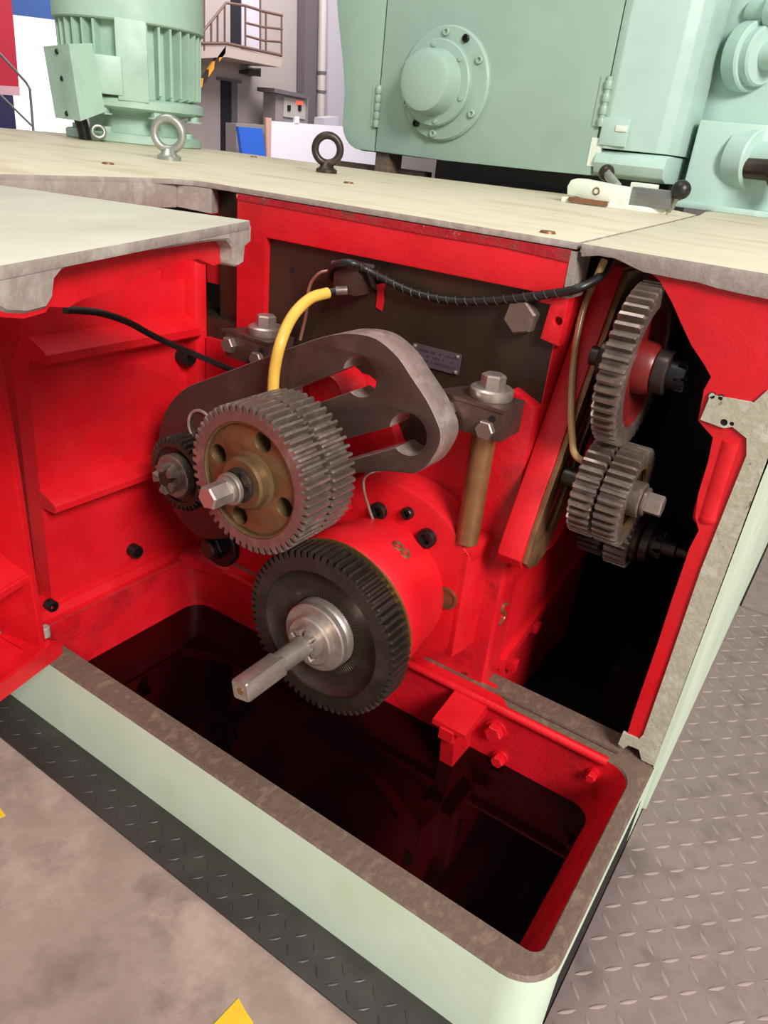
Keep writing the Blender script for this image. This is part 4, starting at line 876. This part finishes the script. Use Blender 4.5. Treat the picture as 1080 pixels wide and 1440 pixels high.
structure('trim_2', join(flat('d', [(307, 108), (340, 113), (340, 117), (307, 112)], None, 0.0, 0.08), flat('d', [(326, 114), (334, 115), (334, 216), (326, 215)], None, 0.0, 0.06)), M['hall_dark'])
structure('door_2', flat('d', [(325, -20), (339, -20), (339, 63), (325, 60)], None, 0.0, 0.03), M['door_dark'])
structure('trim_3', flat('d', [(340, -20), (366, -20), (366, 75), (340, 68)], None, 0.0, 0.06), M['hall_light'])
structure('column_1', flat('d', [(430, -20), (446, -20), (444, 190), (428, 190)], None, 0.05, 0.35), M['hall_dark'])
structure('wall_panel_1', flat('d', [(462, -20), (500, -20), (500, 215), (462, 215)], None, 0.0, 0.05), M['hall_light'])
pi_ = thing('down_pipe', 'pale vertical pipe on the hall wall beside the dark column', 'pipe', (WX + 0.2, 22.4, FLOOR))
for a, b_ in ((-20, 100), (104, 127), (131, 182)):
    part('pipe_section', m_tube([U(454 - a*0.02, a, X, WX + 0.25), U(454 - b_*0.02, b_, X, WX + 0.25)], 0.14, 14, 1), M['pipe'], pi_, world=True)
for a in (102, 129): part('pipe_clip', m_tube([U(452, a - 2, X, WX + 0.25), U(452, a + 2, X, WX + 0.25)], 0.17, 14, 1), M['hall_dark'], pi_, world=True)
ld_ = thing('stair_landing', 'steel landing with rusty railing and hazard striped stair on the far wall', 'staircase', (WX + 0.6, 19.0, FLOOR))
D = 1.3
def lfl(name, px, m, d0, d1, label=None): return part(name, m_prism([wz(a, b_, d1) for a, b_ in px], X, WX + d0, WX + d1), m, ld_, label, world=True)
lfl('landing_slab', [(283, 64), (318, 64), (397, 83), (395, 95), (318, 80), (283, 82)], M['landing'], 0.0, D)
Q = lambda px, py: U(px, py, X, WX + D)
part('hand_rail', m_tube([Q(284, 46), Q(318, 4), Q(345, 8), Q(370, 16), Q(397, 22)], 0.035, 8, 1), M['rail'], ld_, world=True)
part('mid_rail', m_tube([Q(345, 32), Q(370, 38), Q(397, 41)], 0.03, 8, 1), M['rail'], ld_, world=True)
part('mid_rail', m_tube([Q(345, 50), Q(370, 57), Q(396, 59)], 0.03, 8, 1), M['rail'], ld_, world=True)
part('foot_rail', m_tube([Q(283, 61), Q(318, 61), Q(396, 78)], 0.04, 8, 1), M['rail'], ld_, world=True)
for x_, y0_, y1_ in ((297, 30, 62), (306, 20, 62), (316, 6, 62), (345, 8, 66), (366, -20, 72), (374, 18, 74), (396, 22, 78), (287, -20, 70)):
    part('baluster', m_tube([Q(x_, y0_), Q(x_, y1_)], 0.028, 8, 1), M['rail'], ld_, world=True)
for k, (a, b_) in enumerate((((318, 64), (309, 76)), ((309, 76), (302, 86)), ((302, 86), (294, 98)), ((294, 98), (286, 110)), ((286, 110), (278, 122)))):
    lfl('stair_stringer', [a, (a[0] - 1, a[1] + 11), (b_[0] - 1, b_[1] + 11), b_], M['hazard_y'] if k % 2 == 0 else M['hazard_k'], D - 0.1, D)
lfl('lamp_bracket', [(350, 100), (367, 96), (367, 108), (350, 104)], M['hazard_k'], 0.0, 0.4)
kb = thing('control_cabinet', 'grey control cabinet with a lit red lamp before the far wall', 'cabinet', (WX + 0.8, 21.0, FLOOR))
def kf(name, px, m, d0, d1, label=None): return part(name, m_prism([wz(a, b_, d1) for a, b_ in px], X, WX + d0, WX + d1), m, kb, label, world=True)
kf('body', [(388, 130), (434, 139), (432, 200), (386, 200)], M['cab_grey'], 0.4, 0.9)
kf('hood', [(386, 124), (438, 135), (437, 140), (386, 130)], M['hall_dark'], 0.4, 1.1)
kf('face_plate', [(400, 136), (430, 142), (429, 168), (399, 164)], M['cab_face'], 0.9, 0.94)
kf('lamp', [(418, 142), (426, 143), (426, 148), (418, 147)], M['lamp_red'], 0.94, 0.97, 'lit red lamp')
for x_ in (407, 422): kf('switch', [(x_ - 2, 148), (x_ + 2, 148), (x_ + 2, 156), (x_ - 2, 156)], M['black'], 0.94, 0.97)
wp = thing('white_board', 'long white sheet panel leaning low before the far wall', 'panel', (WX + 2.0, 23.5, FLOOR))
part('sheet', flat('p', [(381, 170), (470, 177), (530, 180), (530, 235), (380, 222)], None, 1.9, 1.95), M['white_panel'], wp, world=True)
part('edge_strip', flat('p', [(374, 165), (382, 166), (381, 222), (376, 222)], None, 1.9, 1.96), M['wood'], wp, 'raw timber edge', world=True)
part('top_clip', flat('p', [(415, 164), (421, 164), (421, 173), (415, 173)], None, 1.9, 1.97), M['white_panel'], wp, world=True)
single('blue_board', flat('p', [(335, 178), (369, 181), (378, 219), (345, 216)], None, 2.1, 2.2), M['blue_panel'], 'bright blue board leaning beside the white sheet panel', 'panel')
single('grey_bin', flat('p', [(332, 174), (374, 176), (374, 215), (332, 215)], None, 1.2, 1.6), M['cab_grey'], 'grey bench box behind the blue board', 'box')
single('blue_crate', flat('p', [(456, 166), (476, 164), (478, 190), (454, 190)], None, 1.2, 1.6), M['hall_light'], 'pale lilac crate behind the white sheet panel', 'crate')
